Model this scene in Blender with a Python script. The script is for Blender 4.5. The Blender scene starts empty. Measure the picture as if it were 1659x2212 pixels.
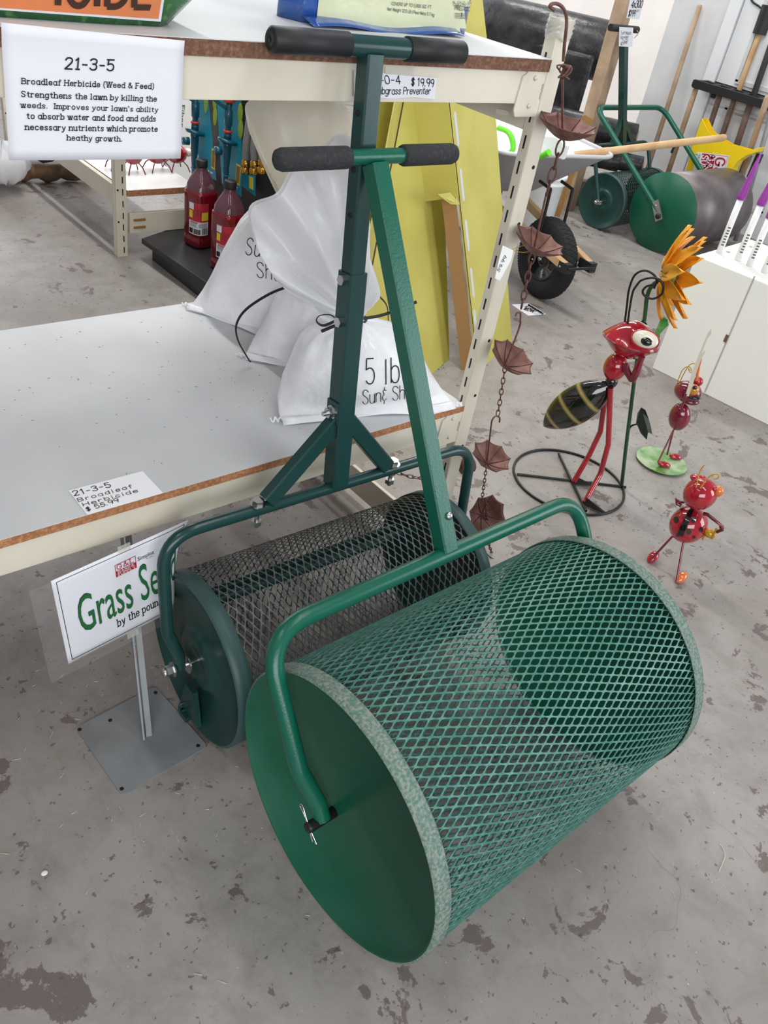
import bpy, bmesh, math, random
from mathutils import Vector, Matrix
from mathutils.bvhtree import BVHTree
random.seed(7)
S = bpy.context.scene
COL = S.collection
sin, cos, pi = math.sin, math.cos, math.pi
V = Vector

# ------------------------------------------------------------------ camera
FPX, PITCH, ROLL, YAW, CH = 1785.7006, 0.62904355, 0.19741998, 0.80564909, 1.5
def _rx(t): return Matrix(((1,0,0),(0,cos(t),-sin(t)),(0,sin(t),cos(t))))
def _rz(t): return Matrix(((cos(t),-sin(t),0),(sin(t),cos(t),0),(0,0,1)))
RC = _rz(ROLL) @ _rx(PITCH) @ Matrix(((1,0,0),(0,0,-1),(0,1,0))) @ _rz(YAW)
CAM = V((0,0,CH))
cd = bpy.data.cameras.new('camera'); co = bpy.data.objects.new('camera', cd); COL.objects.link(co)
cd.sensor_fit = 'VERTICAL'; cd.sensor_height = 36.0; cd.lens = FPX/2212*36.0
cd.clip_start = 0.05; cd.clip_end = 100
_m = Matrix((RC[0], -RC[1], -RC[2])).transposed().to_4x4(); _m.translation = CAM
co.matrix_world = _m
S.camera = co

# ------------------------------------------------------------------ light
S.view_settings.view_transform = 'Standard'; S.view_settings.look = 'None'
S.view_settings.gamma = 1.0; S.view_settings.use_curve_mapping = False
S.view_settings.exposure = 0.40
W = bpy.data.worlds.new('world'); S.world = W; W.use_nodes = True
W.node_tree.nodes['Background'].inputs[0].default_value = (0.90, 0.95, 1.0, 1)
W.node_tree.nodes['Background'].inputs[1].default_value = 0.24
def area(name, loc, target, sx, sy, power, color=(1,1,1)):
    d = bpy.data.lights.new(name, 'AREA'); d.shape = 'RECTANGLE'; d.size = sx; d.size_y = sy
    d.energy = power; d.color = color
    o = bpy.data.objects.new(name, d); COL.objects.link(o); o.location = loc
    o.rotation_euler = (V(target)-V(loc)).to_track_quat('-Z', 'Y').to_euler()
    return o
for i, (lx, ly, p) in enumerate(((-0.6, 1.3, 16), (1.85, 3.6, 62), (4.2, 3.0, 44), (1.6, -0.2, 22), (5.6, 5.4, 60))):
    l = area('fluorescent_tube', (lx, ly, 3.5), (lx, ly, 0), 0.12, 3.0, p, (1.0, 0.985, 0.965))
area('open_door_daylight', (5.6, -2.6, 1.9), (2.2, 1.2, 0.6), 3.2, 2.6, 120, (0.86, 0.92, 1.0))
area('roll_up_door_daylight', (3.0, 8.2, 2.4), (3.0, 2.0, 0.3), 5.0, 3.0, 70, (0.92, 0.96, 1.0))
area('shop_front_windows', (-1.6, -3.6, 2.3), (1.0, 1.4, 0.8), 4.5, 2.2, 150, (0.95, 0.97, 1.0))

# ------------------------------------------------------------------ pixel measurements -> points on known planes
def ray(u, v): return RC.transposed() @ V(((u-829.5)/FPX, (v-1106.0)/FPX, 1.0))
def onp(u, v, p0, n):
    d = ray(u, v); n = V(n); return CAM + d*((V(p0)-CAM).dot(n)/d.dot(n))
def pz(u, v, z=0.0): return onp(u, v, (0,0,z), (0,0,1))
def py(u, v, y): return onp(u, v, (0,y,0), (0,1,0))
def px(u, v, x): return onp(u, v, (x,0,0), (1,0,0))
def pd(u, v, d): return CAM + ray(u, v)*d
def onl(u, v, A, D):
    d = ray(u, v); A = V(A); D = V(D); w = CAM-A
    a, b, c, e, f = d.dot(d), d.dot(D), D.dot(D), d.dot(w), D.dot(w)
    return A + D*((a*f-b*e)/(a*c-b*b))

# ------------------------------------------------------------------ materials
def lin(c): return tuple((x/255/12.92 if x/255 <= .04045 else ((x/255+.055)/1.055)**2.4) for x in c)
MATS = {}
def mat(name, c, rough=0.5, metal=0.0, c2=None, scale=20, lo=.4, hi=.6, bump=0.0, bscale=80, spec=0.5, coat=0.0, trans=0.0, alpha=1.0, ior=1.45, detail=6, sub=0.0):
    m = bpy.data.materials.new(name); m.use_nodes = True; nt = m.node_tree; b = nt.nodes['Principled BSDF']
    b.inputs['Base Color'].default_value = (*lin(c), 1); b.inputs['Roughness'].default_value = rough
    b.inputs['Metallic'].default_value = metal; b.inputs['Specular IOR Level'].default_value = spec
    b.inputs['Coat Weight'].default_value = coat; b.inputs['Transmission Weight'].default_value = trans
    b.inputs['Alpha'].default_value = alpha; b.inputs['IOR'].default_value = ior
    if sub: b.inputs['Subsurface Weight'].default_value = sub; b.inputs['Subsurface Radius'].default_value = (.05,.05,.05)
    tc = nt.nodes.new('ShaderNodeTexCoord')
    if c2 is not None:
        n = nt.nodes.new('ShaderNodeTexNoise'); n.inputs['Scale'].default_value = scale; n.inputs['Detail'].default_value = detail
        r = nt.nodes.new('ShaderNodeValToRGB'); r.color_ramp.elements[0].position = lo; r.color_ramp.elements[1].position = hi
        r.color_ramp.elements[0].color = (*lin(c), 1); r.color_ramp.elements[1].color = (*lin(c2), 1)
        nt.links.new(tc.outputs['Object'], n.inputs['Vector']); nt.links.new(n.outputs['Fac'], r.inputs[0])
        nt.links.new(r.outputs[0], b.inputs['Base Color'])
    if bump:
        n = nt.nodes.new('ShaderNodeTexNoise'); n.inputs['Scale'].default_value = bscale; n.inputs['Detail'].default_value = 4
        bp = nt.nodes.new('ShaderNodeBump'); bp.inputs['Strength'].default_value = bump; bp.inputs['Distance'].default_value = .01
        nt.links.new(tc.outputs['Object'], n.inputs['Vector']); nt.links.new(n.outputs['Fac'], bp.inputs['Height'])
        nt.links.new(bp.outputs[0], b.inputs['Normal'])
    MATS[name] = m; return m

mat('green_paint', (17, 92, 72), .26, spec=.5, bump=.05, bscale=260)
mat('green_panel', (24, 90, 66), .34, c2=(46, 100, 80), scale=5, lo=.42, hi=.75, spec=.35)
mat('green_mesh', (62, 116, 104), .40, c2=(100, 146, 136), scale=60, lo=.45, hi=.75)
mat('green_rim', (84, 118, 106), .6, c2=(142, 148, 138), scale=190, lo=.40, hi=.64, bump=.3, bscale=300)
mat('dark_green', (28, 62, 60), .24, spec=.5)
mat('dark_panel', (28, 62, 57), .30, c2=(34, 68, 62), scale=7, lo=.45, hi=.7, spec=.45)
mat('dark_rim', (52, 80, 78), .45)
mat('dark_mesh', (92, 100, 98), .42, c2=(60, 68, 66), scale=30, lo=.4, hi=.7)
mat('black_grip', (30, 31, 33), .5, bump=.08, bscale=500)
mat('foam_grip', (44, 45, 47), .85, c2=(62, 63, 64), scale=160, lo=.5, hi=.75, bump=.2, bscale=500)
mat('zinc', (205, 205, 205), .25, 1.0)
mat('brass', (196, 150, 70), .25, 1.0)
mat('cream_paint', (220, 212, 194), .38, c2=(210, 202, 182), scale=6, lo=.4, hi=.7)
mat('cream_edge', (238, 230, 210), .3)
mat('dark_slot', (24, 22, 20), .8)
mat('shelf_paint', (210, 212, 213), .55, c2=(196, 198, 200), scale=3.5, lo=.35, hi=.7, bump=.05, bscale=60)
mat('particle_edge', (158, 106, 70), .8, c2=(196, 142, 100), scale=160, lo=.4, hi=.7, bump=.4, bscale=300)
mat('upper_edge', (112, 78, 62), .85, c2=(150, 112, 92), scale=120, lo=.45, hi=.75, bump=.5, bscale=200)
mat('paper', (226, 226, 232), .6)
mat('paper_bright', (250, 250, 252), .6)
mat('paper_warm', (238, 238, 236), .6)
mat('ink', (22, 22, 24), .6)
mat('ink_grey', (96, 98, 92), .6)
mat('logo_red', (176, 34, 52), .5)
mat('sign_green', (34, 104, 56), .5)
mat('sign_black', (20, 26, 22), .5)
mat('steel_plate', (150, 154, 156), .42, .3, c2=(130, 134, 136), scale=9, lo=.4, hi=.7)
mat('bag_white', (244, 244, 246), .42, c2=(236, 236, 238), scale=14, bump=.35, bscale=45, coat=.15, sub=.15)
mat('bag_clear', (236, 236, 240), .3, c2=(222, 224, 228), scale=18, bump=.5, bscale=26, coat=.3, sub=.2)
mat('bag_cream', (228, 226, 216), .35, c2=(216, 214, 204), scale=12, bump=.5, bscale=22, coat=.2, sub=.2)
mat('strap_black', (26, 26, 28), .4)
mat('yellow_card', (198, 190, 98), .55, c2=(190, 180, 88), scale=5)
mat('corrugated', (150, 112, 66), .8)
mat('corrugated_dark', (62, 44, 28), .8)
mat('rust', (96, 62, 54), .5, .35, c2=(132, 92, 82), scale=40, lo=.4, hi=.75)
mat('red_gloss', (170, 22, 38), .12, c2=(140, 16, 32), scale=9, coat=.8)
mat('red_dark', (122, 22, 44), .14, c2=(90, 14, 34), scale=14, coat=.8)
mat('black_gloss', (18, 18, 20), .14, coat=.7)
mat('black_rod', (24, 22, 22), .35)
mat('eye_white', (222, 214, 196), .12, coat=.8)
mat('orange_gloss', (214, 112, 52), .15, coat=.8)
mat('eye_amber', (196, 130, 40), .12, coat=.8)
mat('gold_wire', (206, 160, 58), .3, .3)
mat('petal', (236, 166, 44), .32, c2=(222, 140, 30), scale=9, coat=.2)
mat('petal_green', (110, 120, 42), .4)
mat('leaf_green', (52, 138, 60), .2, c2=(120, 176, 96), scale=16, lo=.4, hi=.65, coat=.6)
mat('leaf_pale', (92, 150, 70), .16, c2=(168, 190, 150), scale=14, lo=.42, hi=.6, coat=.8)
mat('leaf_dark', (34, 46, 34), .4)
mat('stem_green', (28, 84, 46), .3, c2=(18, 40, 28), scale=3, coat=.3)
mat('white_panel', (236, 236, 232), .35)
mat('grey_seam', (176, 172, 166), .5)
mat('stick_white', (240, 240, 240), .35)
mat('purple', (152, 62, 160), .4)
mat('tyre', (30, 30, 32), .75)
mat('tyre_side', (26, 26, 28), .55)
mat('tread_wear', (96, 102, 112), .7)
mat('tray_grey', (150, 152, 156), .4, .2)
mat('tray_rim', (196, 198, 200), .35, .2)
mat('tray_inside', (214, 216, 220), .5)
mat('wood_pale', (206, 172, 128), .55, c2=(190, 152, 108), scale=8)
mat('wood_board', (190, 164, 138), .7, c2=(166, 140, 116), scale=7)
mat('wood_handle', (186, 160, 132), .6, c2=(164, 138, 112), scale=9)
mat('wood_dark', (110, 88, 78), .65, c2=(84, 66, 58), scale=9)
mat('lime', (110, 214, 48), .4)
mat('white_plastic', (236, 238, 238), .4)
mat('fabric_black', (38, 38, 40), .32, c2=(58, 58, 60), scale=10, bump=.4, bscale=24)
mat('card_core', (168, 140, 112), .8)
mat('black_plastic', (34, 35, 37), .5)
mat('gondola_black', (44, 44, 46), .38)
mat('teal_card', (22, 150, 176), .4, c2=(16, 130, 158), scale=6)
mat('teal_dark', (12, 78, 98), .25, coat=.4)
mat('red_plastic', (206, 62, 50), .35)
mat('lime_print', (150, 180, 60), .5)
mat('hose_grey', (128, 128, 126), .6)
mat('juice', (130, 8, 30), .08, c2=(120, 8, 26), scale=6, coat=.6, trans=.25)
mat('clear_plastic', (128, 82, 96), .08, trans=.5, coat=.5)
mat('label_red', (186, 44, 62), .5)
mat('label_yellow', (226, 204, 60), .5)
mat('spreader_yellow', (240, 206, 28), .4)
mat('bag_green', (36, 96, 48), .22, c2=(90, 150, 80), scale=70, lo=.52, hi=.7, coat=.5, bump=.25, bscale=30)
mat('bag_orange', (222, 130, 78), .22, coat=.5, bump=.15, bscale=20)
mat('bag_lettering', (66, 42, 32), .4)
mat('bag_pale', (212, 216, 178), .2, coat=.7, bump=.35, bscale=16)
mat('bag_blue', (44, 84, 158), .2, coat=.7, bump=.3, bscale=24)
mat('bag_foot', (226, 232, 222), .25, coat=.6)
mat('steel_drum', (126, 118, 118), .4, .55, c2=(96, 88, 90), scale=6, lo=.35, hi=.7)
mat('concrete_white', (214, 214, 214), .7, c2=(196, 198, 200), scale=3, lo=.35, hi=.7)
mat('door_white', (222, 224, 226), .5)
mat('wall_beige', (236, 231, 227), .7, c2=(244, 240, 236), scale=2)
mat('driftwood', (130, 100, 72), .8, c2=(84, 66, 50), scale=10)
mat('straw', (214, 208, 190), .7)

# woven plastic that glows a little when lit from behind
def sheer(name, c, tr=.5, bump=.5, bs=26):
    m = bpy.data.materials.new(name); m.use_nodes = True; nt = m.node_tree; N = nt.nodes; L = nt.links; b = N['Principled BSDF']
    b.inputs['Base Color'].default_value = (*lin(c), 1); b.inputs['Roughness'].default_value = .32; b.inputs['Coat Weight'].default_value = .25
    t = N.new('ShaderNodeBsdfTranslucent'); t.inputs[0].default_value = (*lin(c), 1); mx = N.new('ShaderNodeMixShader'); mx.inputs[0].default_value = tr
    tc = N.new('ShaderNodeTexCoord'); n = N.new('ShaderNodeTexNoise'); n.inputs['Scale'].default_value = bs; n.inputs['Detail'].default_value = 5
    bp = N.new('ShaderNodeBump'); bp.inputs['Strength'].default_value = bump; bp.inputs['Distance'].default_value = .01
    L.new(tc.outputs['Object'], n.inputs['Vector']); L.new(n.outputs['Fac'], bp.inputs['Height']); L.new(bp.outputs[0], b.inputs['Normal'])
    L.new(b.outputs[0], mx.inputs[1]); L.new(t.outputs[0], mx.inputs[2]); L.new(mx.outputs[0], N['Material Output'].inputs[0]); MATS[name] = m
sheer('bag_clear', (246, 246, 248)); sheer('bag_cream', (244, 241, 230), .6)
# clear pouch and tape: thin plastic that lets most light straight through
def film(name, c, fac):
    m = bpy.data.materials.new(name); m.use_nodes = True; nt = m.node_tree
    for n in list(nt.nodes): nt.nodes.remove(n)
    o = nt.nodes.new('ShaderNodeOutputMaterial'); mx = nt.nodes.new('ShaderNodeMixShader')
    t = nt.nodes.new('ShaderNodeBsdfTransparent'); g = nt.nodes.new('ShaderNodeBsdfPrincipled')
    g.inputs['Base Color'].default_value = (*lin(c), 1); g.inputs['Roughness'].default_value = .15
    mx.inputs[0].default_value = fac
    nt.links.new(t.outputs[0], mx.inputs[1]); nt.links.new(g.outputs[0], mx.inputs[2]); nt.links.new(mx.outputs[0], o.inputs[0])
    MATS[name] = m
film('clear_film', (225, 225, 225), .07)
film('tape', (226, 222, 212), .45)
film('bug_leaf_glass', (150, 190, 140), .8)

# painted concrete floor: peeled patches, dark chips, scuffs and dust
def floor_material():
    m = bpy.data.materials.new('painted_concrete'); m.use_nodes = True; nt = m.node_tree; N = nt.nodes; L = nt.links
    b = N['Principled BSDF']; tc = N.new('ShaderNodeTexCoord')
    def noise(scale, detail=6, rough=.55, dist=0.0, off=(0,0,0), st=(1,1,1)):
        mp = N.new('ShaderNodeMapping'); mp.inputs['Location'].default_value = off; mp.inputs['Scale'].default_value = st
        n = N.new('ShaderNodeTexNoise'); n.inputs['Scale'].default_value = scale; n.inputs['Detail'].default_value = detail
        n.inputs['Roughness'].default_value = rough; n.inputs['Distortion'].default_value = dist
        L.new(tc.outputs['Object'], mp.inputs[0]); L.new(mp.outputs[0], n.inputs['Vector']); return n.outputs['Fac']
    def ramp(f, a, bb):
        r = N.new('ShaderNodeMapRange'); r.inputs['From Min'].default_value = a; r.inputs['From Max'].default_value = bb
        L.new(f, r.inputs[0]); return r.outputs[0]
    def mixc(fac, c1, c2):
        x = N.new('ShaderNodeMix'); x.data_type = 'RGBA'
        if isinstance(fac, float): x.inputs[0].default_value = fac
        else: L.new(fac, x.inputs[0])
        for i, c in ((6, c1), (7, c2)):
            if isinstance(c, tuple): x.inputs[i].default_value = (*lin(c), 1)
            else: L.new(c, x.inputs[i])
        return x.outputs[2]
    def mul(a, c):
        x = N.new('ShaderNodeMath'); x.operation = 'MULTIPLY'; L.new(a, x.inputs[0])
        if isinstance(c, float): x.inputs[1].default_value = c
        else: L.new(c, x.inputs[1])
        return x.outputs[0]
    base = mixc(ramp(noise(1.3, 5, .6), .36, .66), (160, 155, 151), (138, 130, 124))
    base = mixc(mul(ramp(noise(9, 8, .7, .4), .45, .75), .6), base, (116, 108, 101))
    base = mixc(mul(ramp(noise(26, 6, .7, 0, (3,1,0), (1,.4,1)), .56, .72), .55), base, (128, 122, 112))
    peel = ramp(noise(6.5, 8, .66, .35, (3.3,8.1,0)), .600, .614)
    base = mixc(mul(peel, .9), base, (104, 92, 88))
    peel2 = ramp(noise(17, 5, .6, .2, (1.7,5.2,0)), .665, .68)
    base = mixc(mul(peel2, .8), base, (100, 88, 82))
    spk = ramp(noise(75, 3, .5), .665, .70)
    base = mixc(mul(spk, .7), base, (80, 74, 68))
    sp2 = ramp(noise(140, 2, .5, 0, (4,4,0)), .74, .77)
    base = mixc(mul(sp2, .6), base, (226, 224, 220))
    crack = N.new('ShaderNodeTexVoronoi'); crack.feature = 'DISTANCE_TO_EDGE'; crack.inputs['Scale'].default_value = 1.15
    wob = N.new('ShaderNodeMapping'); L.new(tc.outputs['Object'], wob.inputs[0])
    nz = N.new('ShaderNodeTexNoise'); nz.inputs['Scale'].default_value = 3.5; L.new(tc.outputs['Object'], nz.inputs['Vector'])
    ad = N.new('ShaderNodeVectorMath'); ad.operation = 'MULTIPLY_ADD'; L.new(nz.outputs['Color'], ad.inputs[0]); ad.inputs[1].default_value = (.5,.5,.5)
    L.new(wob.outputs[0], ad.inputs[2]); L.new(ad.outputs[0], crack.inputs['Vector'])
    inv = N.new('ShaderNodeMapRange'); inv.inputs['From Min'].default_value = .003; inv.inputs['From Max'].default_value = .0
    L.new(crack.outputs['Distance'], inv.inputs[0])
    base = mixc(mul(mul(inv.outputs[0], ramp(noise(2.2, 3, .5, 0, (9,9,0)), .45, .6)), .5), base, (118, 110, 102))
    L.new(base, b.inputs['Base Color'])
    rr = N.new('ShaderNodeMapRange'); rr.inputs['To Min'].default_value = .38; rr.inputs['To Max'].default_value = .62
    L.new(noise(6, 5), rr.inputs[0]); L.new(rr.outputs[0], b.inputs['Roughness'])
    b.inputs['Specular IOR Level'].default_value = .4
    bp = N.new('ShaderNodeBump'); bp.inputs['Strength'].default_value = .25; bp.inputs['Distance'].default_value = .004
    sb = N.new('ShaderNodeMath'); sb.operation = 'SUBTRACT'; L.new(noise(60, 5), sb.inputs[0]); L.new(peel, sb.inputs[1])
    L.new(sb.outputs[0], bp.inputs['Height']); L.new(bp.outputs[0], b.inputs['Normal'])
    MATS['floor'] = m
floor_material()

# ------------------------------------------------------------------ mesh builder
class MB:
    def __init__(s): s.v = []; s.f = []; s.m = []; s.sm = []
    def add(s, vs, fs, mi=0, sm=True):
        o = len(s.v); s.v += [tuple(x) for x in vs]
        for f in fs: s.f.append(tuple(i+o for i in f)); s.m.append(mi); s.sm.append(sm)
        return s
    def box(s, c, size, R=None, mi=0):
        c = V(c); h = V(size)/2; vs = []
        for x in (-1,1):
            for y in (-1,1):
                for z in (-1,1):
                    p = V((x*h.x, y*h.y, z*h.z)); vs.append(c + (R @ p if R else p))
        return s.add(vs, [(0,1,3,2),(4,6,7,5),(0,4,5,1),(2,3,7,6),(0,2,6,4),(1,5,7,3)], mi, False)
    def bar(s, p, q, w, h, up=(0,0,1), mi=0, bev=0.0):
        p = V(p); q = V(q); t = (q-p).normalized(); a = V(up).cross(t)
        if a.length < 1e-5: a = V((1,0,0)).cross(t)
        a.normalize(); b = t.cross(a)
        if bev:
            e = bev; pr = [(w/2-e,-h/2),(w/2,-h/2+e),(w/2,h/2-e),(w/2-e,h/2),(-w/2+e,h/2),(-w/2,h/2-e),(-w/2,-h/2+e),(-w/2+e,-h/2)]
        else: pr = [(w/2,-h/2),(w/2,h/2),(-w/2,h/2),(-w/2,-h/2)]
        n = len(pr); vs = [p+a*x+b*y for x, y in pr]+[q+a*x+b*y for x, y in pr]
        return s.add(vs, [tuple(range(n))[::-1], tuple(range(n, 2*n))]+[(i,(i+1)%n,n+(i+1)%n,n+i) for i in range(n)], mi, False)
    def tube(s, pts, r, n=10, mi=0, closed=False, flat=1.0):
        pts = [V(p) for p in pts]; N = len(pts); rs = r if isinstance(r, (list, tuple)) else [r]*N
        T = []
        for i in range(N):
            a = pts[i-1] if (i or closed) else pts[0]; b = pts[(i+1) % N] if (i < N-1 or closed) else pts[-1]
            T.append((b-a).normalized())
        u = T[0].orthogonal().normalized(); vs = []
        for i in range(N):
            u = (u - T[i]*u.dot(T[i])).normalized(); w = T[i].cross(u)
            for k in range(n):
                t = 2*pi*k/n; vs.append(pts[i] + (u*cos(t) + w*sin(t)*flat)*rs[i])
        fs = []
        for i in range(N if closed else N-1):
            j = (i+1) % N
            for k in range(n): fs.append((i*n+k, i*n+(k+1)%n, j*n+(k+1)%n, j*n+k))
        s.add(vs, fs, mi, True)
        if not closed: s.add([vs[k] for k in range(n)], [tuple(range(n))[::-1]], mi, False); s.add(vs[-n:], [tuple(range(n))], mi, False)
        return s
    def lathe(s, prof, org, axis, n=48, ref=None, mi=0, sm=True, sq=0.0):
        """prof: (radius, distance along axis); sq > 0 squares the section off"""
        org = V(org); ax = V(axis).normalized(); u = V(ref) if ref else ax.orthogonal(); u = (u-ax*u.dot(ax)).normalized(); w = ax.cross(u)
        vs = []; idx = []
        for r, t in prof:
            if r < 1e-6: idx.append([len(vs)]*n); vs.append(org+ax*t)
            else:
                b = len(vs); idx.append(list(range(b, b+n)))
                for k in range(n):
                    a = 2*pi*k/n; f = 1.0
                    if sq: f = 1/((abs(cos(a))**sq+abs(sin(a))**sq)**(1/sq))
                    vs.append(org+ax*t+(u*cos(a)+w*sin(a))*r*f)
        fs = []
        for i in range(len(prof)-1):
            A, B = idx[i], idx[i+1]
            for k in range(n):
                j = (k+1) % n; q = []
                for x in (A[k], A[j], B[j], B[k]):
                    if x not in q: q.append(x)
                if len(q) > 2: fs.append(tuple(q))
        return s.add(vs, fs, mi, sm)
    def ell(s, c, rad, R=None, nu=28, nv=16, mi=0, mfun=None):
        c = V(c); vs = []; fs = []
        for j in range(nv+1):
            t = pi*j/nv
            for i in range(nu):
                a = 2*pi*i/nu; p = V((rad[0]*sin(t)*cos(a), rad[1]*sin(t)*sin(a), rad[2]*cos(t))); vs.append(c+(R @ p if R else p))
        for j in range(nv):
            for i in range(nu): fs.append((j*nu+i, (j+1)*nu+i, (j+1)*nu+(i+1)%nu, j*nu+(i+1)%nu))
        return s.add(vs, fs, mi, True)
    def prism(s, poly, d, mi=0, sm=False):
        poly = [V(p) for p in poly]; d = V(d); n = len(poly)
        return s.add(poly+[p+d for p in poly], [tuple(range(n))[::-1], tuple(range(n, 2*n))]+[(i,(i+1)%n,n+(i+1)%n,n+i) for i in range(n)], mi, sm)
    def grid(s, f, nu, nv, mi=0, closed=False, sm=True):
        vs = [f(i/nu, j/nv) for j in range(nv+1) for i in range(nu+1)]
        return s.add(vs, [(j*(nu+1)+i, j*(nu+1)+i+1, (j+1)*(nu+1)+i+1, (j+1)*(nu+1)+i) for j in range(nv) for i in range(nu)], mi, sm)

GROUPN = {}
def obj(name, mb, mats, parent=None, smooth_angle=None, bevel=0.0, solid=0.0):
    if isinstance(mats, str): mats = [mats]
    lo = [min(v[i] for v in mb.v) for i in range(3)]; hi = [max(v[i] for v in mb.v) for i in range(3)]
    c = V(((lo[0]+hi[0])/2, (lo[1]+hi[1])/2, lo[2]))
    me = bpy.data.meshes.new(name); me.from_pydata([V(v)-c for v in mb.v], [], mb.f)
    for m in mats: me.materials.append(MATS[m])
    me.polygons.foreach_set('material_index', mb.m); me.polygons.foreach_set('use_smooth', mb.sm)
    me.validate(); me.update()
    bm = bmesh.new(); bm.from_mesh(me); bmesh.ops.recalc_face_normals(bm, faces=bm.faces); bm.to_mesh(me); bm.free()
    o = bpy.data.objects.new(name, me); COL.objects.link(o)
    o.location = c
    if parent is not None:
        o.parent = parent; o.location = c - wloc(parent)
    if bevel:
        b = o.modifiers.new('bevel', 'BEVEL'); b.width = bevel; b.segments = 2; b.limit_method = 'ANGLE'; b.angle_limit = .6
    if solid:
        b = o.modifiers.new('solidify', 'SOLIDIFY'); b.thickness = solid; b.offset = 0
    return o
def wloc(o):
    p = V(o.location); q = o.parent
    while q: p += V(q.location); q = q.parent
    return p
def tag(o, label, cat, group=None):
    o['label'] = label; o['category'] = cat
    if group: o['group'] = group
    return o
def struct(o): o['kind'] = 'structure'; return o
def thing(name, loc, label, cat, group=None):
    o = bpy.data.objects.new(name, None); COL.objects.link(o); o.location = V(loc); o.empty_display_size = .05
    return tag(o, label, cat, group)
def dup(root, loc, label):
    r = root.copy(); COL.objects.link(r); r.location = V(loc); r['label'] = label
    for ch in root.children:
        c = ch.copy(); COL.objects.link(c); c.parent = r
        for g in ch.children:
            d = g.copy(); COL.objects.link(d); d.parent = c
    return r
def fillet(pts, rad, n=8):
    pts = [V(p) for p in pts]; out = [pts[0]]
    for i in range(1, len(pts)-1):
        a, b, c = pts[i-1], pts[i], pts[i+1]; r = rad[i-1] if isinstance(rad, (list, tuple)) else rad
        d1 = (a-b).normalized(); d2 = (c-b).normalized(); ang = d1.angle(d2)
        if ang > pi-.02 or r <= 0: out.append(b); continue
        t = min(r/math.tan(ang/2), (a-b).length*.49, (c-b).length*.49); p0 = b+d1*t; p1 = b+d2*t
        for k in range(n+1):
            s = k/n; out.append(p0*(1-s)**2 + b*2*s*(1-s) + p1*s*s)
    out.append(pts[-1]); return out
def crv(pts, n=6):
    """Catmull-Rom through the points"""
    P = [V(p) for p in pts]; P = [P[0]*2-P[1]]+P+[P[-1]*2-P[-2]]; out = []
    for i in range(1, len(P)-2):
        a, b, c, d = P[i-1], P[i], P[i+1], P[i+2]
        for k in range(n):
            t = k/n; out.append(.5*((2*b)+(c-a)*t+(2*a-5*b+4*c-d)*t*t+(3*b-a-3*c+d)*t**3))
    out.append(P[-2]); return out
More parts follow.
